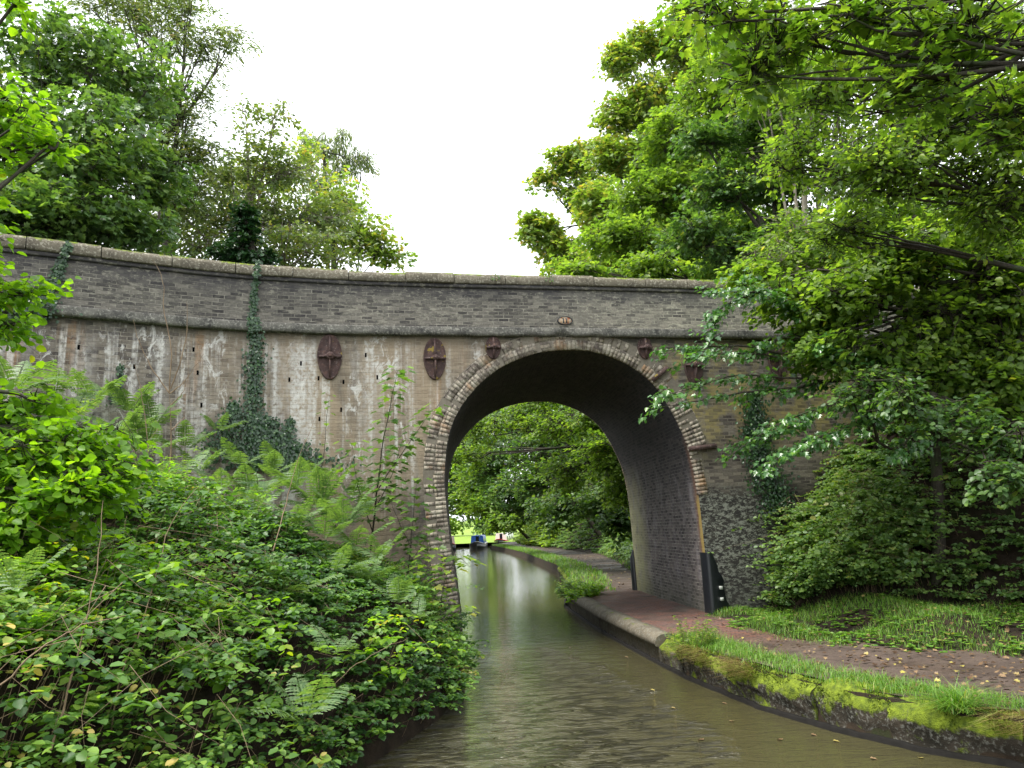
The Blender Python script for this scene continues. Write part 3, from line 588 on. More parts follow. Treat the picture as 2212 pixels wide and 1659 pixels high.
# worn fender on the left corner of the arch
# ------------------------------------------------------------------ canal edge: coping stones and timber waling
edge = empty('canal_edge_wall', (float(XR(14.))+.2,14,0), 'low stone edging along the towpath side of the canal', 'edging')
yy = 3.; k = 0
while yy < 40:
    L = .62+.5*rng.random() if yy<13.4 else .95
    clean = 13.4 < yy < 23.2
    nn = 7 if clean else 14; ysq = np.linspace(yy+.008, yy+L-.008, nn); xr = XR(ysq); dx = (XR(ysq+.05)-XR(ysq-.05))/.1; nv = np.stack([np.ones(nn),-dx],1); nv/=np.linalg.norm(nv,axis=1)[:,None]
    if clean: pf=[(.06,-.3),(.05,.27),(.0,.28),(-.005,.36),(.03,.43),(.1,.475),(.2,.49),(.36,.478),(.36,.3)]
    else:
        pk=np.array([(.13,-.3),(.12,.05),(.09,.16),(.07,.26),(.1,.35),(.18,.42),(.3,.46),(.46,.47),(.46,.3)]); q_=np.linspace(0,8,22); pf=[tuple(v_) for v_ in np.stack([np.interp(q_,range(9),pk[:,0]),np.interp(q_,range(9),pk[:,1])],1)]
    rows=[]; sh = 0 if clean else .02*rng.normal(); dz_ = 0 if clean else .02*rng.normal()
    for i in range(nn):
        ee = .012*(1 if i in (0,nn-1) else 0)*(0 if clean else 1); row=[]
        for o_,z in pf:
            X0=xr[i]+nv[i,0]*(o_+ee+sh); Y0=ysq[i]+nv[i,1]*(o_+ee+sh); dn=0 if clean else .05*(vnoise(Y0*1.,z*1.+X0*.3,.16,7)-.5)+.025*(vnoise(Y0,z+X0*.3,.06,8)-.5)
            row.append((X0+nv[i,0]*dn*1.2, Y0+nv[i,1]*dn, z-ee*(z>.2)+dz_*(z>.2)-dn*.6))
        rows.append(row)
    mb = MB(); grid(mb, np.array(rows))
    for r_,fl in ((rows[0],0),(rows[-1],1)): mb.add(np.array(r_), [list(range(len(pf)))[::(1 if fl else -1)]])
    o = mb.build('coping_stone', M_EDGE if clean else M_MOSSY, edge, smooth=not clean)
    if yy>13.4 and clean: pass
    yy += L
mb = MB(); yw = np.arange(2,27,.1); xr = XR(yw); rows=[]
for i,y_ in enumerate(yw):
    j_ = .006*rng.normal(); rows.append([(xr[i]-.03+j_,y_-.03,-.2),(xr[i]-.03+j_,y_-.03,.05+j_),(xr[i]-.005+j_,y_-.01,.058+j_),(xr[i]+.03,y_,.052+j_),(xr[i]+.035,y_+.01,.02),(xr[i]+.2,y_,-.02)])
grid(mb, np.array(rows))
tag(mb.build('timber_waling', M_TIMBER, loc=(3.4,14,0)), 'black wet timber rail running at water level along the towpath edge', 'timber rail')
# ------------------------------------------------------------------ trees
def bez(a, b, sag=.0, n=7, side=None):
    a=np.asarray(a,float); b=np.asarray(b,float); t=np.linspace(0,1,n)[:,None]; m=(a+b)/2+np.array([0,0,sag]); 
    if side is not None: m = m+side
    return a*(1-t)**2+2*m*t*(1-t)+b*t*t
def tree(name, label, base, fork, blobs, mat, size, tmpl, per=16, bark=None, tr=.2, L=.8, flat=.35, tilt=.45, group=None, twig=.007, droop=.12, cat='tree', kind_r=.5, fill=1., leaves_part='crown', hang=0.):
    """tapered trunk and limbs plus a crown of many leafy sprays; blobs = (centre, radii, number of sprays)"""
    base=np.asarray(base,float); fork=np.asarray(fork,float)
    root = empty(name, tuple(base), label, cat, group); tm = MB(); lm = MB()
    tp = bez(base-np.array([0,0,.3]), fork, 0, 9, rng.normal(size=3)*np.array([.25,.25,0])); tube(tm, tp, np.linspace(tr,tr*.6,9), 8)
    for c, r, ns in blobs:
        c=np.asarray(c,float); r=np.asarray(r,float)*np.ones(3); ns=int(ns*fill)
        k=rng.integers(4,9); lp = bez(tp[min(k,8)], c, -.1*np.linalg.norm(c-tp[k if k<9 else 8])*rng.random(), 9, rng.normal(size=3)*.3)
        ln = np.linalg.norm(c-fork); tube(tm, lp, np.linspace(min(tr*.5,.02+.018*ln), .015, 9), 6)
        u = unit(ns)*(rng.random(ns)**kind_r)[:,None]; P = c+u*r
        # secondary limbs
        n2 = max(2,ns//14); tips = c+unit(n2)*r*.75; starts = lp[rng.integers(4,9,n2)]
        for a,b in zip(starts,tips): tube(tm, bez(a,b,.15*rng.normal(),5,rng.normal(size=3)*.12), np.linspace(.03+.01*r.max(),.008,5), 4, cap=False)
        nodes = np.concatenate([lp[4:], starts, tips, (starts+tips)/2])
        # spray axis: outwards from the limb it grows from
        dd = np.linalg.norm(P[:,None]-nodes[None],axis=2); nb = nodes[dd.argmin(1)]
        out = P-nb; out /= np.linalg.norm(out,axis=1)[:,None]+1e-6
        D = out*.8+unit(ns)*.5; D[:,2]=D[:,2]*flat-droop; D[:,2]-=hang; D/=np.linalg.norm(D,axis=1)[:,None]
        Ls = L*(.6+.8*rng.random(ns)); A = P-D*Ls[:,None]*.5; E_ = P+D*Ls[:,None]*.5
        mk = np.linalg.norm(A-nb,axis=1)<2.2; twigs(tm, nb[mk], A[mk], twig*1.6); twigs(tm, A, E_, twig)
        up_ = np.array([0,0,1.])+rng.normal(size=(ns,3))*.22; S=np.cross(D,up_); S/=np.linalg.norm(S,axis=1)[:,None]; U=np.cross(S,D)
        t = rng.random((ns,per))**.8; sd = rng.choice([-1,1],(ns,per)); wv = rng.random((ns,per))*(1.1-t)*Ls[:,None]*.42
        sz = size*(.65+.6*rng.random((ns,per)))
        Q = A[:,None]+D[:,None]*(t*Ls[:,None])[...,None]+S[:,None]*(sd*wv)[...,None]+U[:,None]*(rng.normal(size=(ns,per))*.05*Ls[:,None]-t*t*Ls[:,None]*.12)[...,None]
        LD = D[:,None]+S[:,None]*(sd*(.4+.8*rng.random((ns,per))))[...,None]+rng.normal(size=(ns,per,3))*.25; LD[...,2]-=.15+hang
        Nn = U[:,None]+rng.normal(size=(ns,per,3))*tilt
        sr = rng.random(ns); rr = np.clip(sr[:,None]*.5+.5*rng.random((ns,per)),0,1)
        leaves(lm, Q.reshape(-1,3), LD.reshape(-1,3), Nn.reshape(-1,3), sz.ravel(), tmpl, rr.ravel())
    tm.build('trunk', bark or M_BARK, root, smooth=True); lm.build(leaves_part, mat, root)
    return root
def B(x, y, Y, rx, ry, ns, rd=None):
    """crown mass seen at survey direction x,y standing Y metres up the canal, with real radii from its apparent width"""
    k = Y/F_PX; return (at(x,y,Y), (rx*k, (rd if rd is not None else rx*k*.9), ry*k), ns)
def gz(x, y): return float(hgt(x,y))
def gb(x, y): return (x, y, gz(x,y))

# --- trees behind the bridge, left
tree('sycamore_tree','dense mid green sycamore rising behind the far left end of the bridge parapet',gb(-11.5,23),(-11.5,23,11),
     [B(60,300,22,150,150,260),B(210,330,21,130,150,260),B(280,180,23,120,110,170),B(120,120,23,150,100,220),B(330,380,23,80,90,130),B(150,470,21,170,70,260),B(40,470,20,120,80,160),B(300,500,22,90,40,80),B(-120,250,21,150,250,250)], M_MAPLE,.19,LOBED,per=14,L=1.,tr=.35,group='trees behind the bridge')
tree('ash_tree','tall open ash with feathery leaves and bare-looking limbs against the sky, top left',gb(-9.5,31),at(328,330,31),
     [B(350,60,31,100,70,75),B(440,100,31,80,45,50),B(500,85,31,50,35,22),B(300,20,31,110,50,75),B(420,200,31,70,40,35),B(390,250,31,70,60,50),B(330,230,31,80,60,70),B(390,330,31,60,70,90),B(400,420,31,60,70,90),B(440,330,31,40,40,30),B(230,10,31,90,40,60),B(400,10,31,60,40,40)], M_OLIVE,.2,NARROW,per=18,L=1.1,tr=.22,tilt=.7,group='trees behind the bridge',fill=1.5)
tree('willow_tree','pale loose leaved tree with upright grey stems in the middle of the left tree line',gb(-8.5,34),at(540,440,34),
     [B(530,240,34,35,60,16),B(600,250,34,40,55,18),B(560,330,34,75,50,50),B(490,380,34,80,60,95),B(620,370,34,80,60,95),B(440,470,34,80,70,120),B(560,470,34,90,70,140),B(690,470,34,90,60,120),B(640,540,33,150,50,160),B(420,540,33,120,40,90),B(370,440,33,50,90,50)], M_OLIVE,.19,OVAL,per=16,L=1.1,tr=.2,bark=M_BARKP,tilt=.6,group='trees behind the bridge',fill=1.1)
tree('turning_maple_tree','bushy tree with leaves turning yellow just left of the gap in the trees',gb(-6.,42),at(720,520,42),
     [B(730,430,42,70,60,80),B(780,500,42,60,50,80),B(820,545,42,55,35,60),B(700,500,42,90,50,90),B(660,340,43,50,50,35),B(850,560,42,30,18,18),B(560,400,44,90,80,100)], M_AUTUMN,.24,LOBED,per=13,L=1.4,tr=.25,group='trees behind the bridge')
tree('larch_tree','thin larch with drooping branches standing out to the right of the left tree line',gb(-8,50),at(700,330,50),
     [B(660,300,50,22,25,16),B(700,320,50,55,28,50),B(740,300,50,25,25,20),B(770,350,50,35,22,34),B(730,370,50,45,22,34),B(690,400,50,50,30,40),B(760,450,50,40,25,34),B(790,345,50,16,12,14)], M_OLIVE,.24,NARROW,per=26,L=1.6,tr=.2,tilt=.8,hang=.7,group='trees behind the bridge')
tree('ivy_clad_tree','dark ivy covered trunk behind the parapet left of centre',gb(-7.5,30),at(535,470,30),
     [B(530,470,30,22,40,50),B(525,520,30,35,40,80),B(500,550,30,45,30,70),B(560,560,30,45,25,50)], M_IVY,.16,BROAD,per=16,L=.6,tr=.2,group='trees behind the bridge')
# --- trees behind the bridge, right
tree('chestnut_tree','rusty yellow tree at the left edge of the right-hand tree group',gb(14,48),at(1300,480,46),
     [B(1170,500,46,50,40,70),B(1150,475,46,30,25,25),B(1230,350,46,60,45,80),B(1180,390,46,35,30,30),B(1270,420,46,70,50,90),B(1220,540,46,60,35,60),B(1290,320,46,40,30,30)], M_AUTUMN,.26,LOBED,per=14,L=1.2,tr=.3,group='trees behind the bridge',fill=1.8)
tree('tall_maple_tree','tallest maple with a knobbly outline against the white sky right of the gap',gb(15,38),at(1420,420,38),
     [B(1340,130,38,45,45,75),B(1330,250,38,50,50,80),B(1400,90,38,60,45,90),B(1400,220,38,80,80,190),B(1320,340,38,60,50,90),B(1410,350,38,90,70,200),B(1480,120,38,70,90,150),B(1480,20,38,50,40,60),B(1300,440,37,80,60,120),B(1380,500,37,110,60,200),B(1500,330,38,80,150,230),B(1230,580,37,60,25,50),B(1320,560,37,100,35,100)], M_AUTUMN,.22,LOBED,per=14,L=1.1,tr=.4,group='trees behind the bridge',fill=1.5)
tree('lime_tree','bright yellow green tree leaning over the right half of the parapet',gb(13,29),at(1560,400,28),
     [B(1450,300,28,90,70,190),B(1550,200,28,120,90,250),B(1600,80,28,120,80,220),B(1400,420,28,90,60,170),B(1500,420,28,100,70,190),B(1340,510,27,100,45,150),B(1470,540,27,120,40,200),B(1620,330,28,90,110,230),B(1620,500,27,100,70,200),B(1700,180,28,100,130,200)], M_LIGHT,.18,LOBED,per=14,L=1.,tr=.35,group='trees behind the bridge',fill=1.2)
tree('field_maple_tree','dark blue green maple in front of the yellow green one above the parapet',gb(10.5,21.5),at(1640,470,21),
     [B(1520,300,21,70,40,80),B(1560,410,21,90,50,110),B(1500,500,21,90,35,90),B(1640,280,21,110,60,130),B(1680,400,21,80,70,110),B(1590,540,21,110,35,110),B(1720,500,21,80,60,90)], M_DARKLEAF,.14,LOBED,per=14,L=.8,tr=.2,group='trees behind the bridge',fill=1.3)
tree('pale_ash_tree','tree with a pale bare trunk showing above the right end of the parapet',gb(9.6,19.5),at(1738,420,19.5),
     [B(1720,500,18.8,70,60,90),B(1660,560,18.5,80,50,90),B(1800,560,18.5,80,60,100),B(1760,250,19.5,110,90,170),B(1850,120,19.5,130,100,200),B(1800,380,19.5,90,80,120),B(1650,180,19.5,90,70,100),B(1700,60,19.5,110,60,120),B(1900,330,20,110,110,180),B(1980,200,20,110,110,170)], M_LIGHT,.13,OVAL,per=14,L=.8,tr=.13,bark=M_BARKP,tilt=.6,group='trees behind the bridge')
# --- right bank in front of the bridge
tree('hazel_tree','leaning hazel stems in the dark thicket on the right bank in front of the bridge',gb(10.6,13.),(10.2,13,7.2),
     [B(1700,640,14.6,90,50,70),B(1620,600,15,60,40,36),B(1760,720,14.4,80,40,55),B(1830,640,13.5,110,70,120),B(1950,560,13.5,120,90,170),B(2060,700,13.5,120,100,190),B(1960,760,13.5,110,70,150),B(1880,480,14,110,70,100),B(2100,500,13.5,110,110,170),B(1800,760,13.5,80,50,60),B(2180,620,13,100,140,160),B(2160,820,13,90,90,110),B(2020,860,13.5,90,50,70)], M_LIGHT,.115,BROAD,per=15,L=.7,tr=.13,group='trees on the right bank',fill=1.25)
tree('elm_tree','tall leafy tree with crossing dark branches filling the upper right corner',gb(12,11),(11.,10.5,8),
     [B(1900,350,11,130,110,170),B(2050,250,11,140,130,210),B(2150,420,11,110,130,170),B(1780,180,11.5,110,90,110),B(1950,100,11,150,90,190),B(2120,80,11,130,100,180),B(1720,330,12,80,80,70),B(2200,250,10,90,150,150),B(1830,500,12,80,50,60)], M_LIGHT,.1,OVAL,per=14,L=.8,tr=.16,group='trees on the right bank',tilt=.7,fill=1.2)
M_BOUGH = leafmat('leaf_overhanging_maple', G((0,(.05,.11,.02)),(.5,(.12,.21,.03)),(1,(.25,.33,.05))), .55)
tree('overhanging_maple_tree','large lobed leaves on dark boughs hanging in from the top right edge, nearest the viewer',gb(10.2,4.),(8.6,5.5,8.2),
     [B(1560,30,8,120,50,36),B(1700,90,8,110,70,46),B(1620,160,8,60,50,24),B(1850,40,7.5,140,60,50),B(2050,70,7.2,150,80,60),B(2180,240,7,80,110,40),B(1950,200,7.5,110,60,30)], M_BOUGH,.12,LOBED,per=9,L=.9,tr=.09,group='trees on the right bank',twig=.009)
tree('leaning_elder_tree','thin leaning trunks under the dark canopy half way up the right bank',gb(11.4,13.2),at(2010,850,13),
     [B(2050,900,11.5,90,50,50),B(2150,950,11,90,60,60),B(1950,850,11.5,70,40,30),B(2180,1030,10.5,80,40,40)], M_DARKLEAF,.09,BROAD,per=12,L=.6,tr=.09,group='trees on the right bank')
tree('young_elder_tree','slim dark stem left of the leaning trunks on the right bank',gb(10.6,13.8),at(1925,860,13.6),
     [B(1900,820,12.6,70,40,36),B(1840,860,12.8,60,40,26)], M_DARKLEAF,.09,BROAD,per=12,L=.6,tr=.07,group='trees on the right bank')
# --- boughs of the maple drooping across the bridge face, sprays set along each bough
def bough_tree():
    base = gb(8.9,14.2); root = empty('drooping_maple_tree', base, 'maple on the right bank whose shiny leaved boughs droop across the arch and tie plates', 'tree', 'trees on the right bank')
    tm=MB(); lm=MB(); F0=at(1990,760,14.2); tube(tm, bez(np.array(base)-[0,0,.3],F0,0,9,np.array([.3,0,0])), np.linspace(.13,.07,9), 8)
    boughs = [([(1990,740,14.3),(1760,775,14),(1600,750,13.6),(1490,745,13.2)],30,.3),([(1760,775,14),(1600,745,13.7),(1440,762,13.4)],20,.24),
      ([(1990,800,14.3),(1800,820,14),(1600,800,13.5),(1420,848,13.2)],40,.34),([(1800,820,14),(1650,850,13.7),(1440,885,13.5)],32,.3),
      ([(1990,830,14.2),(1850,850,13.8),(1700,900,13.5),(1570,985,13.2)],40,.34),([(1850,860,13.8),(1700,930,13.5),(1600,960,13.5)],26,.3),
      ([(2020,800,14),(1950,880,13.6),(1800,930,13.2),(1645,1005,12.9)],46,.34),([(2010,840,13.8),(1900,900,13.4),(1780,960,13)],34,.4),
      ([(1980,700,14.4),(1800,690,14.1),(1650,625,13.9),(1515,640,13.7)],40,.4),([(1650,625,13.9),(1560,660,13.7),(1540,715,13.6)],22,.26),
      ([(1990,730,14.3),(1830,740,14.1),(1700,725,13.9),(1640,755,13.8)],34,.34),([(1800,690,14.1),(1700,640,14),(1600,600,13.9)],34,.5),
      ([(1980,760,14.2),(1880,790,13.5),(1790,740,13.2)],30,.4),([(2000,800,14),(1930,830,13),(1900,900,12.8)],34,.4),([(2050,780,14),(2000,900,13),(1940,960,12.8)],34,.4)]
    for pts,ns,wd in boughs:
        P=np.array([at(*p) for p in pts]); t=np.linspace(0,len(P)-1,24); C_=np.stack([np.interp(t,range(len(P)),P[:,i]) for i in range(3)],1)
        for _ in range(4): C_[1:-1]=(C_[:-2]+2*C_[1:-1]+C_[2:])/4
        C_ += np.cumsum(rng.normal(size=C_.shape)*.012,axis=0); tube(tm, C_, np.linspace(.035,.005,24), 5)
        q = rng.random(ns)**.75*23; i=np.clip(q.astype(int),0,22); A=C_[i]+(C_[i+1]-C_[i])*(q-i)[:,None]; T=C_[-1]-C_[0]; T=T/np.linalg.norm(T)
        side = np.cross(T,[0,0,1.]); side/=np.linalg.norm(side); sg=rng.choice([-1,1],ns)[:,None]
        D = T*.9+side*sg*(.3+.7*rng.random((ns,1)))+rng.normal(size=(ns,3))*.2; D[:,2]-=.15; D/=np.linalg.norm(D,axis=1)[:,None]
        Ls=wd*(.7+.9*rng.random(ns)); E_=A+D*Ls[:,None]; twigs(tm,A,E_,.004); per=11
        tt=.25+.8*rng.random((ns,per)); Q=A[:,None]+D[:,None]*(tt*Ls[:,None])[...,None]+rng.normal(size=(ns,per,3))*np.array([.06,.06,.035]); LD=D[:,None]+rng.normal(size=(ns,per,3))*.55; LD[...,2]-=.35
        Nn=np.array([0,-.25,1.])+rng.normal(size=(ns,per,3))*.3
        leaves(lm,Q.reshape(-1,3),LD.reshape(-1,3),Nn.reshape(-1,3),(.105*(.6+.6*rng.random(ns*per))),LOBED,rng.random(ns*per))
    tm.build('trunk',M_BARK,root,smooth=True); lm.build('crown',M_SHINY,root)
M_SHINY = leafmat('leaf_shiny_maple', G((0,(.04,.11,.035)),(.6,(.075,.19,.045)),(1,(.14,.27,.04))), .35, rough=.3, spec=.8)
bough_tree()
# --- seen through the arch
tree('hillside_tree','low leafy tree along the parapet top right of the arch crown',gb(13.5,25),at(1750,640,24.5),
     [B(1250,590,25,60,22,50),B(1400,580,25,90,28,90),B(1550,585,25,90,30,100),B(1680,570,25,90,40,120),B(1800,560,24.5,90,50,130),B(1920,560,24.5,100,60,150),B(2060,540,24.5,110,80,170),B(2180,480,24.5,90,120,170),B(1980,420,26,130,110,170)], M_LIGHT,.16,BROAD,per=14,L=.9,tr=.3,group='trees behind the bridge',fill=1.2)
arch_trees = [
 ('beech_tree','beech leaning over the towpath beyond the arch with light layered sprays',(11.5,31),(1420,900,30),[B(1290,900,30,90,40,120),B(1200,920,32,90,40,110),B(1320,1000,30,80,60,130),B(1230,1020,33,80,50,110),B(1350,1060,30,60,50,80),B(1120,900,34,80,40,90),B(1040,920,36,60,50,90),B(1010,980,38,50,40,60),B(1180,860,33,100,35,90),B(1290,850,32,90,40,90),B(1300,960,29,70,25,60)],M_LIGHT,.13,.8,.8),
 ('dark_beech_tree','dark beech low over the path beyond the arch on the right',(12,38),(1400,960,38),[B(1300,1080,36,80,40,110),B(1220,1090,38,80,40,100),B(1340,1120,34,50,35,60),B(1160,1040,42,80,50,110),B(1250,960,42,120,70,150),B(1150,960,44,80,60,100)],M_DARKLEAF,.17,1.,1.),
 ('far_oak_tree','rounded oak overhanging the water further down the canal',(11,58),(1180,1000,58),[B(1100,1060,58,70,50,120),B(1060,1000,60,60,60,110),B(1160,1080,58,70,40,100),B(1120,930,60,90,60,120),B(1250,900,62,120,60,160),B(1120,860,64,120,50,140),B(1300,960,60,90,70,120),B(1210,1110,56,50,30,60),B(1200,1000,60,80,60,90)],M_DARKLEAF,.26,1.5,.9),
 ('far_ash_tree','pale tree above the moored boats in the distance',(9,88),(1070,1080,88),[B(1050,1090,88,40,30,70),B(1030,1050,90,50,40,90),B(1080,1120,86,40,22,60),B(1010,1090,95,35,35,60),B(1040,1000,92,70,50,110),B(1110,1120,84,40,22,50)],M_LIGHT,.36,2.,.9),
 ('far_willow_tree','blue green tree closing the view on the left beyond the arch',(-6,100),(985,1080,100),[B(985,1060,100,35,40,80),B(960,1000,100,60,60,90),B(1000,990,104,60,50,90),B(930,1090,96,50,50,70),B(1200,900,80,120,60,160),B(1080,880,90,90,60,140),B(1250,980,75,100,80,160),B(1040,1060,110,60,60,90),B(1000,940,100,60,50,90),B(1080,960,105,90,60,120),B(1000,880,105,70,50,80)],M_MAPLE,.4,2.,.9)]
for nm,lb,(bx,by_),fk,bl,mt,sz,L_,fl in arch_trees:
    tree(nm,lb,gb(bx,by_),at(*fk),bl,mt,sz,BROAD,per=15,L=L_,tr=.2,group='trees beyond the arch',fill=fl*1.5,tilt=.35,kind_r=.6,twig=.012,droop=.06)
# hedge line closing the field
for i,(hx,hy) in enumerate([(-22,150),(-13,146),(-4,150),(5,148),(14,140),(22,132),(-30,140)]):
    tree('hedgerow_tree',['broad hedgerow tree at the far end of the canal','low round hedgerow tree behind the bright field','bushy field edge tree beyond the boats','dark field edge tree right of the boats','tree at the canal bend beyond the boats','leafy tree on the far right of the canal bend','leafy tree at the far left of the field'][i],(hx,hy,.4),(hx,hy,3.5),[((hx,hy,6.5),(5,4,4.2),150),((hx+2,hy-1,3.4),(4,3,2.2),90)],[M_MAPLE,M_OLIVE,M_LIGHT][i%3],.5,BROAD,per=11,L=2.2,tr=.3,group='hedgerow at the end of the canal',twig=.02)
# --- near hazel on the left edge
def near_hazel():
    return tree('hazel_bush','bright yellow green hazel reaching in from the left edge of the view',gb(-7.2,6.2),(-6.8,7.,4.6),
     [B(60,1000,7.4,130,90,110),B(200,960,7.6,90,60,50),B(170,1060,7.2,100,50,55),B(30,880,7.6,80,50,40),B(30,1130,7.,90,60,50),B(270,1020,7.4,45,40,18),B(10,640,7.8,60,40,22),B(70,630,7.8,50,25,9),B(20,700,7.8,55,40,16),B(20,230,7.4,60,55,22),B(60,290,7.4,60,40,16),B(110,310,7.4,40,25,7),B(15,340,7.4,40,40,10),B(-60,500,7.5,60,200,40),B(30,10,7.,60,20,7)], M_HAZEL,.085,BROAD,per=11,L=.5,tr=.07,tilt=.55,cat='bush',twig=.004)
near_hazel()
# ------------------------------------------------------------------ bramble and ivy cover: arching canes with leaflets in threes
def thicket(name, label, XY, mat, size, hmin, hmax, tmpl=BROAD, nodes=7, lift=None, cane=M_CANE, seed=0, kind='stuff', reach=.9, bias=(0,-.3), tilt=.24):
    n=len(XY); A=np.stack([XY[:,0],XY[:,1],hgt(XY[:,0],XY[:,1])],1)
    ex=(hgt(XY[:,0]+.1,XY[:,1])-hgt(XY[:,0]-.1,XY[:,1]))/.2; ey=(hgt(XY[:,0],XY[:,1]+.1)-hgt(XY[:,0],XY[:,1]-.1))/.2
    N=np.stack([-ex,-ey,np.ones(n)],1); N=np.clip(N,-2,2); N/=np.linalg.norm(N,axis=1)[:,None]; H=hmin+(hmax-hmin)*rng.random(n)*np.clip(2.6*vnoise(XY[:,0],XY[:,1],.95,seed)-.75,.06,1.5)
    if lift is not None: H=H*lift(XY[:,0],XY[:,1])
    d=unit(n); d[:,2]=0; d[:,0]+=bias[0]; d[:,1]+=bias[1]; d/=np.linalg.norm(d,axis=1)[:,None]
    # three control points: rise along the slope normal, then arch over
    up_=N*.5+np.array([0,0,.6]); T1=A+up_*H[:,None]; T2=A+up_*(H*.92)[:,None]+d*(reach*(.4+.8*rng.random(n))*np.clip(H*1.3,.3,1.3))[:,None]; T2[:,2]-=.25*H
    cm=MB(); kk=rng.random(n)<.3; twigs(cm,A[kk],T1[kk],.004); twigs(cm,T1[kk],T2[kk],.003)
    lm=MB(); t=np.linspace(.42,1,nodes)[None]+rng.normal(size=(n,nodes))*.04; t=np.clip(t,.2,1.05)[...,None]
    Q=A[:,None]*(1-t)**2+2*T1[:,None]*t*(1-t)*1.0+T2[:,None]*t*t; Q=Q+N[:,None]*(.0)
    Q=Q.reshape(-1,3); m=len(Q); a0=rng.random(m)*6.28; lr=np.repeat(np.clip(.6*rng.random(n)*.6+.45*vnoise(XY[:,0],XY[:,1],1.4,seed+50)-.05,0,.6),nodes)
    bn=np.repeat(np.array([0,-.1,1.])[None],m,0)+rng.normal(size=(m,3))*tilt
    sv=np.repeat(.7+.75*rng.random(n)**2,nodes)
    for k in range(3):
        a=a0+k*2.09+rng.normal(size=m)*.25; D=np.stack([np.cos(a),np.sin(a),-.12+rng.normal(size=m)*.22],1)
        leaves(lm,Q+D*size*.25,D,bn,size*sv*(.6+.65*rng.random(m)),tmpl,np.clip(lr+.45*rng.random(m),0,1))
    root=empty(name,tuple(A.mean(0)),label,'bramble' if 'bramble' in name else 'ivy'); root['kind']=kind
    lo=lm.build('foliage',mat,root); c_=cm.build('stem',cane,root)
    return root
def scat(n, x0, x1, y0, y1, cond): 
    P=np.stack([x0+(x1-x0)*rng.random(n), y0+(y1-y0)*rng.random(n)],1); return P[cond(P[:,0],P[:,1])]
wallL = lambda x,y: y < fy(x)-.15
XY = scat(14500,-9.5,.3,3.2,16.2,lambda x,y:(XL(y)-x>-.02)&wallL(x,y)&(x>-.62*y-1.2))
near = rng.random(len(XY)) < np.clip(1.25-XY[:,1]/22,.45,1)
thicket('bramble_thicket','tangle of glossy brambles covering the steep left bank', XY[near], M_BRAMBLE,.064,.3,1.15,nodes=7,seed=21,bias=(.35,-.35),lift=lambda x,y: np.clip(1.-(y-8.)/7.,.28,1.))
XY = scat(700,-3.6,.12,5.,16.1,lambda x,y:(XL(y)-x>-.0)&(XL(y)-x<.35)&wallL(x,y))
thicket('waterside_bramble','brambles trailing from the left bank down to the water', XY, M_BRAMBLE,.058,.2,.6,nodes=9,seed=5,bias=(.6,-.2),reach=.45)
XY = scat(9500,5.,14.,4.,17.2,lambda x,y:(x-XB(y)>-.15)&(y<fy(x)-.1)&(x<.66*y+4.5))
thicket('bank_ivy','mixed ivy and bramble covering the right bank above the towpath', XY, M_MAPLE,.075,.2,.9,nodes=6,seed=31,bias=(-.6,-.3),tilt=.5)
XY = scat(1700,7.1,9.2,14.6,17.1,lambda x,y:(x-XB(y)>-.1)&(y<fy(x)-.1))
thicket('pier_bramble','pale leaved brambles piled against the right-hand pier of the bridge', XY, M_MAPLE,.08,.3,1.3,nodes=7,seed=12,bias=(-.2,-.6),tilt=.55)
XY = scat(9500,5.,20,24.,75,lambda x,y:(x-XB(y)>-.2)&(x-XB(y)<8)&(y>by(x)+.5))
thicket('far_bank_ivy','ivy on the shaded bank beyond the arch', XY, M_MAPLE,.17,.15,.6,nodes=5,seed=2,bias=(-.6,-.3))
XY = scat(5000,5.,20,75.,116,lambda x,y:(x-XP(y)>.5)&(x-XB(y)<8))
thicket('distant_bank_ivy','undergrowth on the far bank beside the moored boats', XY, M_LIGHT,.3,.3,1.2,nodes=5,seed=2,bias=(-.6,-.3))
XY = scat(4500,-16.,.0,23.6,110,lambda x,y:(XL(y)-x>-.1)&(XL(y)-x<9)&(y>by(x)+.3))
thicket('opposite_bank_bramble','brambles on the left bank beyond the bridge', XY, M_BRAMBLE,.16,.2,.9,nodes=5,seed=9,bias=(.6,-.3))
XY = scat(9000,-9.5,.1,3.4,15.8,lambda x,y:(XL(y)-x>.15)&wallL(x,y)&(x>-.62*y-1.2)&(vnoise(x,y,1.3,71)>.6)&(rng.random(len(x))<.55))
thicket('nettle_patch','lighter narrow leaved nettles growing up through the brambles on the left bank', XY[XY[:,1]<11.5], M_LIGHT,.07,.5,1.1,tmpl=NARROW,nodes=9,seed=44,bias=(.1,-.2),reach=.25)
XY = scat(9000,-9.5,.1,3.4,15.,lambda x,y:(XL(y)-x>.3)&wallL(x,y)&(x>-.62*y-1.2)&(vnoise(x,y,1.1,88)>.7)&(rng.random(len(x))<.4))
thicket('dogwood_patch','broad bright leaves standing above the brambles in patches on the left bank', XY[XY[:,1]<11.5], M_HAZEL,.085,.5,1.05,tmpl=BROAD,nodes=6,seed=45,bias=(.2,-.3),reach=.5)
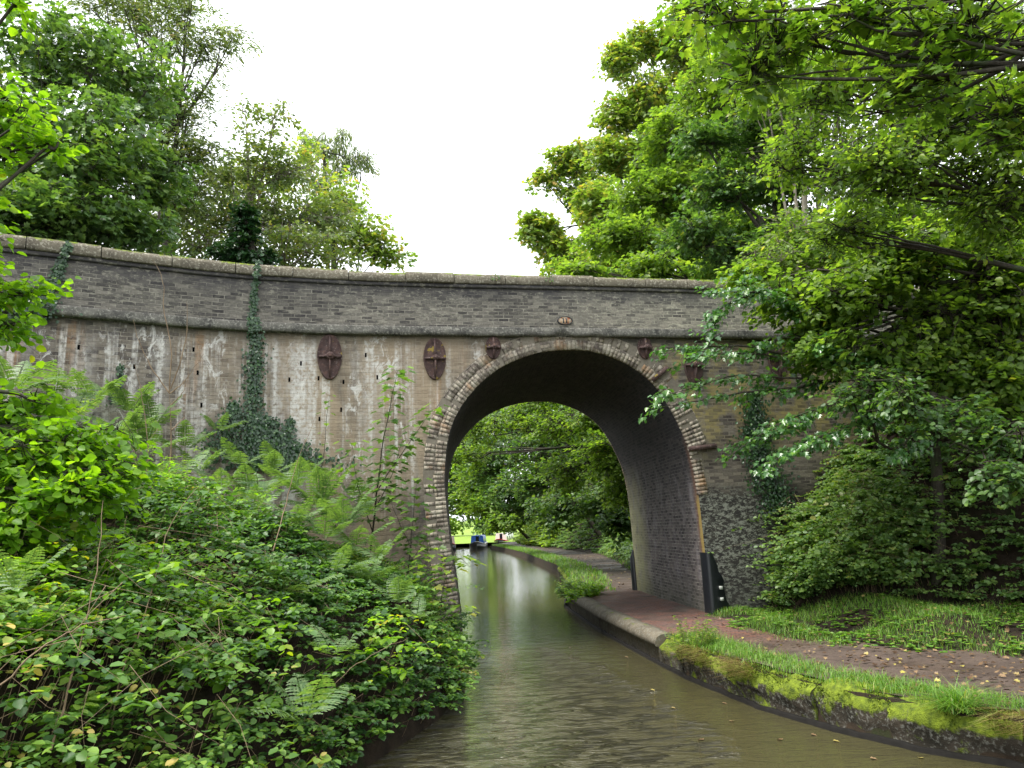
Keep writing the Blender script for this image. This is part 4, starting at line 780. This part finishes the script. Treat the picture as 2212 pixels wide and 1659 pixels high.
# ------------------------------------------------------------------ ferns
def frond(lm, sm, A, d, L, rise, size=1., np_=26):
    t=np.linspace(0,1,np_); P=A[None]+d[None]*(L*t)[:,None]; P[:,2]+=rise*L*(1.15*t-1.05*t*t)
    T=np.gradient(P,axis=0); T/=np.linalg.norm(T,axis=1)[:,None]; S=np.cross(T,[0,0,1.]); S/=np.linalg.norm(S,axis=1)[:,None]; U=np.cross(S,T)
    w_=L*.27*np.sin(np.clip((t-.1)/.9,0,1)**.7*math.pi*.94+.1)**.8*size; h=L/np_*.36; m=9
    rows=[P-T*h*.2,P+T*h*.2]
    base_=np.stack(rows,1).reshape(-1,3); V=[base_]; Fq=[]; cnt=len(base_)
    i=np.arange(np_-1); Fq.append(np.stack([2*i,2*i+1,2*i+2,2*i+2],1)[:,:4]) if False else None
    ch=np.arange(2*np_-2)//1
    for sg in (1,-1):
        for j in range(4,np_):
            D=S[j]*sg+T[j]*.42; D/=np.linalg.norm(D); q=np.linspace(.0,1,m)[1:]; wj=w_[j]
            C_=P[j]+D*(wj*q)[:,None]; C_[:,2]-=wj*q*q*.25+rng.normal()*.01; tooth=np.where(np.arange(m-1)%2==0,1.25,.55)*(1.05-q)**.6*h*2.1
            a_=C_-T[j]*tooth[:,None]; b_=C_+T[j]*tooth[:,None]; st=cnt; V.append(np.stack([a_,b_],1).reshape(-1,3)); cnt+=2*(m-1)
            k0=np.array([2*j,2*j+1]); prev=k0
            for r_ in range(m-1):
                cur=np.array([st+2*r_,st+2*r_+1]); Fq.append(np.array([[prev[0],cur[0],cur[1],prev[1]]])); prev=cur
    i=np.arange(np_-1); Fq.append(np.stack([2*i+1,2*i+2,2*i+3,2*i],1)*0+np.stack([2*i,2*i+1,2*i+3,2*i+2],1))
    Fq=[f for f in Fq if f is not None]; Fq=np.concatenate(Fq); lm.add(np.concatenate(V),Fq,np.clip(.3+.5*rng.random(len(Fq)),0,1))
OVAL4=(np.array([(0,0,0),(.5,.24,0),(1,0,0),(.5,-.24,0)],float),[[0,1,2,3]])
def fern(P, L, nf, label, tip=None, mat=None):
    root=empty('fern',tuple(P),label,'fern','ferns on the left bank'); a0=rng.random()*6.28
    for i in range(nf):
        lm=MB(); sm=MB(); a=a0+i*6.283/nf+rng.normal()*.3; el=.25+.75*rng.random(); d=np.array([math.cos(a)*math.cos(el),math.sin(a)*math.cos(el),math.sin(el)])
        frond(lm,sm,np.array(P,float)+[0,0,.05],d,L*(.75+.4*rng.random()),.35); lm.build('frond',mat or M_FERN,root)
    return root
fern_spots=[(540,1060,13.,.9,'fern in front of the ivy foot, lower of two'),(600,1120,12.,.9,'fern lowest in the middle of the fern belt'),(680,1020,14.6,.8,'fern tight against the wall right of the ivy'),(760,1060,14.6,.8,'fern tight against the wall below the seedlings'),(380,1010,12.6,.9,'fern beside the stem of the bare sapling'),(310,960,13.,.9,'fern above the bright hazel leaves'),(160,880,12.6,.9,'fern rising behind the hazel near the left edge'),(520,1120,11.4,.8,'fern in the gap between hazel and the fern belt'),(800,1100,14.,.8,'fern in the dark corner under the seedlings'),(720,1220,11.5,.8,'fern hanging low over the brambles below the abutment'),(120,830,13.2,.9,'fern at the foot of the wall near the left edge'),(200,845,13.3,.95,'fern under the white lime streaks at the far left of the wall'),(280,870,13.6,.9,'fern growing against the wall left of the bare sapling'),(330,905,13.8,.9,'fern directly behind the bare sapling stem'),(400,950,14.,.9,'fern just right of the bare sapling'),(470,920,14.5,.6,'dark fern rooted in the wall beside the ivy base'),
 (520,985,14.2,.9,'fern below the hanging ivy on the wall'),(590,1000,14.3,.85,'fern right of the ivy base'),(640,1035,14,.95,'fern in front of the lime streaked wall, middle of the bank'),(690,1075,13.6,1.,'large fern high on the bank right of the middle'),(740,1110,13.2,1.,'large fern beside the dark corner of the abutment'),(700,1140,12.6,.9,'fern spreading below the large ferns near the abutment'),(770,1160,13.2,.8,'fern nearest the sycamore seedlings'),
 (620,1300,9.6,.75,'pale fern upright in the middle of the bramble bank'),(560,1290,9.8,.55,'small silvery fern left of the upright pale fern'),(30,1290,5.6,.5,'fern frond curling in from the left edge above the brambles'),(660,1560,6.4,.7,'fern at the bottom of the bank near the water'),(720,1420,8.,.5,'yellowing fern low on the bank'),(860,1290,11.,.6,'fern near the abutment foot'),(790,1240,11.6,.7,'fern above the waterside brambles'),(560,1080,12.5,.8,'fern on the upper bank between the sapling and the abutment'),(480,1040,12.8,.8,'fern on the upper bank just right of the hazel'),(30,820,12.,1.,'fern in the upper left corner of the bank'),(640,1110,12.,.8,'fern low in the middle of the upper bank'),(430,1000,13.4,.8,'fern below the bare sapling'),(820,1190,12.6,.7,'fern at the right end of the fern belt'),(250,930,12.6,.85,'fern behind the bright hazel leaves'),(900,1340,10.6,.45,'small fern by the water at the abutment')]
for fx,fy_,fY,fL,fl_ in fern_spots:
    p=at(fx,fy_,fY); p[2]-=(.3 if fY>10.8 else .1)*fL; fL*=.82; fern(p,fL,8 if fL>.8 else 5,fl_)
# ------------------------------------------------------------------ ivy on the walls
def wall_ivy(pts, label, n, size=.055, spread=.09):
    P=[]
    for (x_,y_,w_) in pts:
        f=face_frame(x_,y_)[0]; P.append((f[0],f[2],w_))
    P=np.array(P); t=rng.random(n)*(len(P)-1); X=np.interp(t,range(len(P)),P[:,0]); Zz=np.interp(t,range(len(P)),P[:,1]); Wd=np.interp(t,range(len(P)),P[:,2])
    X=X+rng.normal(size=n)*Wd*.5; Zz=Zz+rng.normal(size=n)*.04
    off=.03+.09*rng.random(n)*np.clip(Wd/.15,.3,1.5)+np.where((Zz>6.5)&(Zz<6.8),.12,0)+np.where(Zz>7.65,.09,0)
    Q=fpt(X,0,0); nn=nrm(X); Q[:,0]+=nn[:,0]*off; Q[:,1]+=nn[:,1]*off; Q[:,2]=Zz
    N3=np.stack([nn[:,0],nn[:,1],np.full(n,.55)],1)+rng.normal(size=(n,3))*.3; D=np.stack([rng.normal(size=n)*.7,rng.normal(size=n)*.1-.2,-.9+rng.normal(size=n)*.35],1)
    c=fpt(P[:,0],0,0); nn=nrm(P[:,0]); c[:,0]+=nn[:,0]*.03; c[:,1]+=nn[:,1]*.03; c[:,2]=P[:,1]
    root=empty('ivy',tuple(c[0]),label,'ivy'); lm=MB(); leaves(lm,Q,D,N3,size*(.6+.7*rng.random(n)),BROAD,rng.random(n)); lm.build('foliage',M_IVY,root)
    sm=MB(); q=np.linspace(0,len(P)-1,40); C_=np.stack([np.interp(q,range(len(P)),c[:,i]) for i in range(3)],1)+rng.normal(size=(40,3))*.012; tube(sm,C_,.008,4); sm.build('stem',M_BARK,root)
wall_ivy([(148,530,.05),(135,570,.07),(118,610,.1),(100,650,.14),(70,675,.35),(20,690,.5)],'ivy climbing the parapet near the left end of the bridge',1100)
wall_ivy([(557,570,.03),(550,620,.05),(545,680,.06),(553,720,.16),(550,780,.2),(548,830,.2),(545,880,.2),(552,930,.2)],'narrow ivy column climbing the wall and parapet left of the first tie plate',1600)
wall_ivy([(560,900,.2),(580,950,.5),(600,985,.9),(590,1010,1.)],'bushy ivy at the foot of the wall under the narrow ivy column',2300,.06)
wall_ivy([(505,870,.1),(500,910,.25),(485,950,.4),(500,980,.4)],'ivy clump left of the bushy ivy foot',900)
wall_ivy([(628,905,.08),(622,950,.12),(612,980,.2)],'short ivy spur on the wall right of the ivy column',300)
wall_ivy([(262,790,.04),(255,830,.06),(248,870,.1)],'small ivy strand low on the lime streaked wall',160)
wall_ivy([(1622,850,.2),(1628,900,.3),(1625,950,.35),(1640,1000,.4),(1665,1050,.5),(1690,1110,.5)],'dark ivy hanging on the wall to the right of the arch',2600,.06)
# ------------------------------------------------------------------ saplings, seedlings
def sapling(label, stems, r0, leafy=None, name='sapling', mat=None, size=.1, mix_=M_CANE, per=2, step=.14, tmpl=None):
    root=None; tm=MB(); lm=MB(); first=None
    for pts in stems:
        P=np.array([at(*p) for p in pts]); 
        if first is None: first=P[0]; root=empty(name,tuple(P[0]),label,'sapling' if leafy is None else 'seedling')
        t=np.linspace(0,len(P)-1,14); C_=np.stack([np.interp(t,range(len(P)),P[:,i]) for i in range(3)],1); C_[1:-1]=(C_[:-2]+2*C_[1:-1]+C_[2:])/4
        C_[1:]+=rng.normal(size=C_[1:].shape)*.006; L=np.linalg.norm(P[-1]-P[0]); tube(tm,C_,np.linspace(r0 if pts is stems[0] else r0*.5,.0025,14),5)
        if leafy:
            k=int(L/step); tt=np.linspace(.12,1,k); Q=np.stack([np.interp(tt*13,range(14),C_[:,i]) for i in range(3)],1)
            for j in range(k):
                a0=rng.random()*3.14+ (1.57 if j%2 else 0)
                for s in range(per):
                    a=a0+s*6.283/per; d=np.array([math.cos(a),math.sin(a),.25]); E_=Q[j]+d*size*(.7+.8*rng.random()); twigs(tm,Q[j][None],E_[None],.002)
                    dd=d.copy(); dd[2]=-.2; leaves(lm,E_[None],dd[None],np.array([[rng.normal()*.2,-.15+rng.normal()*.2,1.]]),size*(.8+.6*rng.random()),tmpl or LOBED,np.array([rng.random()]))
    tm.build('stem',mix_,root,smooth=True)
    if leafy: lm.build('foliage',mat,root)
    return root
Ys=11.6
sapling('leafless pale sapling with forked top standing in front of the lime streaked wall',[[(355,1130,Ys),(366,1040,Ys),(370,940,Ys),(366,850,Ys)],[(366,850,Ys),(372,760,Ys),(352,660,Ys),(355,610,Ys),(330,560,Ys)],[(366,850,Ys),(330,800,Ys),(300,740,Ys),(288,690,Ys)],[(368,840,Ys),(395,770,Ys),(405,700,Ys),(402,650,Ys)],[(366,850,Ys),(395,830,Ys),(440,765,Ys)],[(370,875,Ys),(395,850,Ys),(405,820,Ys)],[(370,930,Ys),(400,900,Ys+.3)]],.022,name='bare_sapling',mix_=M_CANE)
sapling('thin pale leafless stem leaning left of the forked sapling',[[(300,1190,11.2),(318,1040,11.2),(320,950,11.2),(302,830,11.2),(292,790,11.2)],[(318,1020,11.2),(280,960,11.3)]],.01,name='bare_sapling')
sapling('long brown cane leaning in front of the brambles at the left',[[(110,1620,5.6),(150,1480,5.8),(185,1350,6.),(215,1200,6.2),(222,1080,6.3)]],.009,name='bramble_cane')
sapling('arching brown cane left of the middle of the bramble bank',[[(240,1580,6.2),(262,1450,6.4),(320,1320,6.8),(345,1200,7.),(375,1110,7.2),(430,1050,7.4)]],.007,name='bramble_cane')
sapling('leaning cane on the upper bank pointing up to the wall',[[(590,1190,10.),(620,1080,10.4),(640,1000,10.6),(690,880,10.8)]],.008,name='bramble_cane')
sapling('thin cane running up to the right in the lower left corner',[[(0,1480,5.),(90,1400,5.1),(170,1350,5.2),(270,1330,5.3)]],.006,name='bramble_cane')
sapling('cane arching low above the waterside brambles',[[(700,1500,8.6),(760,1440,8.8),(830,1400,9.),(880,1380,9.2)]],.006,name='bramble_cane')
M_SEED=leafmat('leaf_sycamore_seedling', G((0,(.05,.11,.03)),(.6,(.1,.2,.045)),(1,(.18,.29,.05))), .4)
sapling('tall sycamore seedling before the wall left of the arch, tip level with the tie plates',[[(800,1190,14.4),(815,1060,14.4),(825,960,14.5),(848,850,14.5),(860,800,14.5)],[(815,1060,14.4),(880,960,14.4),(935,885,14.5)],[(810,1100,14.4),(850,1020,14.3),(870,950,14.3)],[(805,1150,14.4),(770,1040,14.3),(760,960,14.3)]],.02,leafy=True,name='sycamore_seedling',mat=M_SEED,size=.155,per=4,step=.16,mix_=M_BARK)
sapling('shorter sycamore seedling with broad leaves against the pale arch jamb',[[(880,1260,14.2),(890,1150,14.2),(900,1040,14.3)],[(890,1190,14.2),(850,1100,14.1),(840,1050,14.1)],[(885,1220,14.2),(930,1150,14.3)]],.015,leafy=True,name='sycamore_seedling',mat=M_SEED,size=.155,per=4,step=.15,mix_=M_BARK)
sapling('slender seedling below the first tie plate',[[(690,1080,14.3),(700,980,14.3),(705,900,14.4),(712,855,14.5)]],.008,leafy=True,name='sycamore_seedling',mat=M_SEED,size=.09,per=2,step=.18,mix_=M_BARK)
sapling('broad leaved plant hanging at the water corner of the left abutment',[[(950,1330,13.6),(960,1250,13.7),(990,1200,13.9),(1015,1225,14.)],[(945,1300,13.6),(920,1240,13.6),(930,1190,13.7)],[(950,1340,13.4),(990,1310,13.3),(1010,1330,13.3)]],.01,leafy=True,name='broad_leaved_plant',mat=M_LIGHT,size=.14,per=4,step=.1,mix_=M_BARK)
# ------------------------------------------------------------------ grass, verge, leaf litter
def blades(mb, P, H, W_, lean, rnd=None, dirn=None):
    n=len(P); a=rng.random(n)*6.28; d=np.stack([np.cos(a),np.sin(a),np.zeros(n)],1) if dirn is None else dirn; s=np.stack([-d[:,1],d[:,0],np.zeros(n)],1); H=np.broadcast_to(H,(n,)); le=lean*(.4+rng.random(n))
    V=[]; 
    for t,w_ in ((0,1.),(.5,.8),(1.,.08)):
        c=P+np.array([0,0,1.])*(H*(t-.45*t*t*np.clip(le,0,1.6)))[:,None]+d*(H*le*t*t)[:,None]; V+= [c-s*(W_*w_/2), c+s*(W_*w_/2)]
    V=np.stack(V,1); b=np.arange(n)[:,None]*6; r_=rng.random(n) if rnd is None else rnd
    mb.add(V.reshape(-1,3), np.concatenate([b+np.array([0,1,3,2]),b+np.array([2,3,5,4])]), np.concatenate([r_,r_]))
M_MOSS=leafmat('moss_tuft', G((0,(.03,.05,.008)),(.6,(.09,.13,.015)),(1,(.19,.24,.025))), .2, rough=.8, spec=.1)
def grass(name,label,P,H,W_,lean,mat=None):
    mb=MB(); blades(mb,P,H,W_,lean); o=mb.build(name,mat or M_GRASS,loc=tuple(P.mean(0))); tag(o,label,'grass',kind='stuff'); return o
n=15000; yv=4+10.2*rng.random(n); cl=vnoise(yv*3,yv*0,.8,14); off=.3+.55*rng.random(n)+.12*rng.normal(size=n); xv=XR(yv)+off; keep=(yv<13.9)&(rng.random(n)<.25+vnoise(xv,yv,.35,77))
P=np.stack([xv,yv,np.full(n,.47)],1)[keep]; grass('verge_grass','bright short grass growing along the top of the mossy canal stones',P,.05+.11*rng.random(len(P)),.007,.8)
n=5200; yv=4.5+8.3*rng.random(n); keep=vnoise(yv,yv*0,.42,41)>.55; yv=yv[keep]; P=np.stack([XR(yv)+.03+.12*rng.random(len(yv)),yv,.3+.2*rng.random(len(yv))],1)
n=9000; ym=4.3+9.2*rng.random(n); xm=XR(ym)+.06+.3*rng.random(n); km=vnoise(ym,xm*2,.3,19)>.45; ym=ym[km]; xm=xm[km]; zm=np.interp(xm-XR(ym),[.06,.12,.2,.36],[.25,.38,.43,.47]); mb=MB(); blades(mb,np.stack([xm,ym,zm-.01],1),.012+.03*rng.random(len(ym)),.012,.9); tag(mb.build('moss',M_MOSS,loc=(4,9,.4)),'tufts of bright moss on the edging stones','moss',kind='stuff')
mb=MB(); dr=np.tile(np.array([[-1.,-.3,0]]),(len(P),1))+rng.normal(size=(len(P),3))*.35; dr[:,2]=0; blades(mb,P,.17*(.4+.8*rng.random(len(P))),.005,1.9,dirn=dr); tag(mb.build('dry_grass',M_STRAW,loc=(4,9,.4)),'straw coloured dead grass hanging over the mossy stones','grass',kind='stuff')
XYg=scat(90000,5.,13.,4.,17.,lambda x,y:(x-XP(y)>-.12)&(x<XB(y)+.3)&(y<fy(x))&(vnoise(x,y,.7,61)>.28)); keep=rng.random(len(XYg))<np.clip((XYg[:,0]-XP(XYg[:,1])+.15)*2.2,0,1)*np.clip((XYg[:,1]-8.5)/4,.1,1); XYg=XYg[keep]
P=np.stack([XYg[:,0],XYg[:,1],hgt(XYg[:,0],XYg[:,1])],1); grass('bank_grass','short patchy grass on the foot of the right bank beside the path',P,.05+.12*rng.random(len(P)),.008,.7)
XYg=scat(34000,3.,9.6,23.6,100.,lambda x,y:(x-XR(y)>.1)&(x-XR(y)<1.5)); P=np.stack([XYg[:,0],XYg[:,1],np.full(len(XYg),.44)],1); grass('far_verge_grass','grass verge along the canal edge beyond the arch',P,.12+.28*rng.random(len(P)),.025,.8)
XYg=scat(9000,5.,12.,24.,56.,lambda x,y:(x-XP(y)>.3)&(x-XP(y)<3.2)); P=np.stack([XYg[:,0],XYg[:,1],hgt(XYg[:,0],XYg[:,1])],1); grass('far_bank_grass','dim grass on the shaded bank beyond the arch',P,.1+.2*rng.random(len(P)),.02,.7)
# ground herbs (small leaf rosettes) and litter
XYh=scat(9000,5.,13.,4.,17.,lambda x,y:(x-XP(y)>-.1)&(x<XB(y)+.3)&(y<fy(x))&(vnoise(x,y,.45,91)>.5)); m=len(XYh); mb=MB(); Ph=np.stack([XYh[:,0],XYh[:,1],hgt(XYh[:,0],XYh[:,1])+.03+.05*rng.random(m)],1)
for k in range(4):
    a=rng.random(m)*6.28; D=np.stack([np.cos(a),np.sin(a),.25*np.ones(m)],1); leaves(mb,Ph,D,np.array([0,0,1.])+rng.normal(size=(m,3))*.25,.035+.04*rng.random(m),BROAD,rng.random(m))
tag(mb.build('ground_herb',M_GRASS,loc=(7,10,.6)),'small low green plants between the grass at the foot of the right bank','ground cover',kind='stuff')
def litter(name,label,XY,z,size,flat=.25):
    m=len(XY); a=rng.random(m)*6.28; mb=MB(); P=np.stack([XY[:,0],XY[:,1],z+.012+.015*rng.random(m)],1); leaves(mb,P,np.stack([np.cos(a),np.sin(a),rng.normal(size=m)*.15],1),np.array([0,0,1.])+rng.normal(size=(m,3))*flat,size*(.5+.8*rng.random(m)),LOBED,rng.random(m)); tag(mb.build(name,M_LITTER,loc=tuple(P.mean(0))),label,'leaves',kind='stuff')
XYl=scat(8000,4.,13.,3.,16.5,lambda x,y:(x-XR(y)>.5)&(x<XB(y)+.3)&(rng.random(len(x))<np.clip(1.15-(y-5)/9,.12,1))); zz=np.where(XYl[:,0]<XP(XYl[:,1])+.35,.49,hgt(XYl[:,0],XYl[:,1])+.05); litter('fallen_leaves','brown fallen leaves scattered over the near towpath and bank foot',XYl,np.maximum(zz,hgt(XYl[:,0],XYl[:,1])+.02),.065)
XYl=scat(900,4.,12.,23.4,52.,lambda x,y:(x-XR(y)>.8)&(x-XP(y)<1.)); litter('far_fallen_leaves','fallen leaves covering the towpath beyond the arch',XYl,np.maximum(.5,hgt(XYl[:,0],XYl[:,1])+.03),.09)
# floating leaves on the near water
for i,(x_,y_) in enumerate([(1405,1491),(1500,1455),(1620,1480),(1655,1510),(1580,1560),(1700,1545),(1752,1588),(1800,1602),(1350,1420),(1560,1520),(1880,1640),(1990,1640),(1230,1400),(1150,1360),(1080,1450),(900,1560),(870,1575),(1450,1530),(1690,1600),(1520,1600)]):
    p=at(x_,y_,5.); d=ray(x_,y_); p=np.array([0,0,EYE])+d*(-EYE/d[2]); p[2]=.012; mb=MB(); a=rng.random()*6.28
    leaves(mb,p[None],np.array([[math.cos(a),math.sin(a),0]]),np.array([[.05,.05,1.]]),.05+.03*rng.random(),LOBED,np.array([.55+.45*rng.random()]))
    tag(mb.build('floating_leaf',M_LITTER,loc=tuple(p)),'small yellow or brown leaf floating on the canal','leaf','leaves floating on the near water')
# ------------------------------------------------------------------ plants on the canal edge
def clump(name,label,c,r,n,mat,size,tmpl,h,stem=True):
    root=empty(name,tuple(c),label,'plant'); tm=MB(); lm=MB(); m=n; u=unit(m); A=np.array(c)+u*np.array(r)*np.array([.5,.5,0]); A[:,2]=c[2]; E_=np.array(c)+u*np.array(r); E_[:,2]=c[2]+h*(.35+.65*rng.random(m)); lo=E_[:,0]<c[0]-.35*r[0]; E_[lo,2]-=h*.9*rng.random(lo.sum())
    twigs(tm,A,E_,.004); k=9
    for j in range(k):
        t=.25+.75*j/(k-1); Q=A+(E_-A)*t
        for s in (0,1):
            a=rng.random(m)*6.28; D=np.stack([np.cos(a),np.sin(a),-.15+.3*rng.random(m)],1); leaves(lm,Q,D,np.array([0,-.1,1.])+rng.normal(size=(m,3))*.3,size*(.6+.6*rng.random(m)),tmpl,rng.random(m))
    tm.build('stem',M_CANE,root); lm.build('foliage',mat,root)
clump('nettle_clump','bright green nettle clump hanging over the edge stones where the path meets the mossy section',(XR(12.9)+.25,12.9,.38),(.42,.5,.2),90,M_GRASSL if False else M_LIGHT,.075,NARROW,.5)
clump('nettle_clump','lime green plant cushion on the canal edge under the far side of the arch',(XR(22.8)+.35,22.8,.42),(.55,.95,.2),110,M_HAZEL,.1,OVAL,.38)
clump('nettle_clump','bluish green plant spilling into the water beyond the lime green cushion',(XR(24.6)+.15,24.6,.35),(.4,.8,.2),80,M_MAPLE,.1,OVAL,.55)
clump('waterside_plant','small leafy plant at the lower right corner on the timber rail',(XR(6.6)+.12,6.55,.12),(.2,.25,.1),16,M_LIGHT,.05,BROAD,.3)
c=np.array([float(XR(8.05))+.22,8.05,.42]); mb=MB(); n=330; A=c+rng.normal(size=(n,3))*[.07,.07,.01]; blades(mb,A,.42*(.5+.7*rng.random(n)),.009,1.5)
tag(mb.build('grass_tuft',M_GRASS,loc=tuple(c)),'big arching tuft of long grass growing from the mossy stones near the right edge','grass tuft')
# small ferns on parapet
for x_,y_,l_ in ((1068,602,'tiny plant rooted in the parapet above the arch'),(1185,606,'tiny plant rooted in the parapet right of the other one')):
    p,n_,_=face_frame(x_,y_); mb=MB(); m=26; u=unit(m); leaves(mb,p+n_*.1+u*np.array([.07,.03,.04]),u,np.tile(n_+[0,0,.6],(m,1)),.05,OVAL,rng.random(m)); tag(mb.build('parapet_plant',M_MAPLE,loc=tuple(p)),l_,'plant')
# ------------------------------------------------------------------ boats far down the canal
def narrowboat(label, x, y, yaw, L, cab, paint, stripe, wdt=2.05, hcab=1.05, name='narrowboat'):
    root=empty(name,(x,y,0),label,'boat'); ca,sa=math.cos(yaw),math.sin(yaw)
    def T(p): p=np.asarray(p,float); return np.stack([x+p[:,0]*ca-p[:,1]*sa,y+p[:,0]*sa+p[:,1]*ca,p[:,2]],1)
    def part(nm,sec,mat,par):
        mb=MB(); rows=np.array([T(s_) for s_ in sec]); grid(mb,rows); mb.add(rows[0],[list(range(rows.shape[1]))]); mb.add(rows[-1],[list(range(rows.shape[1]))[::-1]]); return mb.build(nm,mat,par)
    w=wdt/2; hs=[]
    for yy_,k,zt in ((0,.06,.95),(.5,.45,.85),(1.2,.8,.72),(2.2,1.,.62),(L-1,1.,.62),(L-.3,.8,.68),(L,.5,.72)):
        hs.append([(-w*k,yy_,zt),(-w*k*.95,yy_,-.2),(w*k*.95,yy_,-.2),(w*k,yy_,zt),(0,yy_,zt-.02)])
    hull=part('hull',hs,M_HULL,root)
    part('gunwale',[[(-w*k*1.02,yy_,zt+.0),(w*k*1.02,yy_,zt),(w*k*1.02,yy_,zt+.07),(-w*k*1.02,yy_,zt+.07)] for yy_,k,zt in ((.1,.2,.95),(.5,.47,.86),(1.2,.82,.72),(2.2,1.,.63),(L-1,1.,.63))],stripe,hull)
    c0=cab; cs=[[(-w*.86,yy_,.66),(w*.86,yy_,.66),(w*.74,yy_,.66+hcab),(0,yy_,.72+hcab),(-w*.74,yy_,.66+hcab)] for yy_ in (c0,L-1.4)]
    cb=part('cabin',cs,paint,root)
    mb=MB(); P_=T([(-.18,c0-.012,.7),(.24,c0-.012,.7),(.24,c0-.012,.6+hcab),(-.18,c0-.012,.6+hcab)]); mb.add(P_,[(0,1,2,3)]); mb.build('door',M_GLASS,cb)
    for sx in (-1,1):
        mb=MB()
        for k in range(int((L-c0)/2.5)):
            yq=c0+1+k*2.4; zz0,zz1=.95,1.35; f=lambda z:sx*(w*(.86-.12*(z-.66)/hcab)+.008); P_=T([(f(zz0),yq,zz0),(f(zz0),yq+.8,zz0),(f(zz1),yq+.8,zz1),(f(zz1),yq,zz1)]); mb.add(P_,[(0,1,2,3)])
            mb.build('window',M_GLASS,cb); mb=MB()
    return root
narrowboat('blue narrowboat with white bow band moored at the right side in the distance',float(XR(104))-1.9,100.5,math.radians(-4),15,2.6,M_BLUE,M_WHITE)
narrowboat('white cruiser with a red band at the left side of the canal in the distance',-.9,100,math.radians(8),8,1.6,M_WHITE,M_RED,2.3,1.2,name='cabin_cruiser')
narrowboat('pale cabin boat partly hidden behind the bank right of the blue narrowboat',float(XR(112))-.2,117.,math.radians(-12),12,2.4,M_WHITE,M_RED,2.05,1.15)
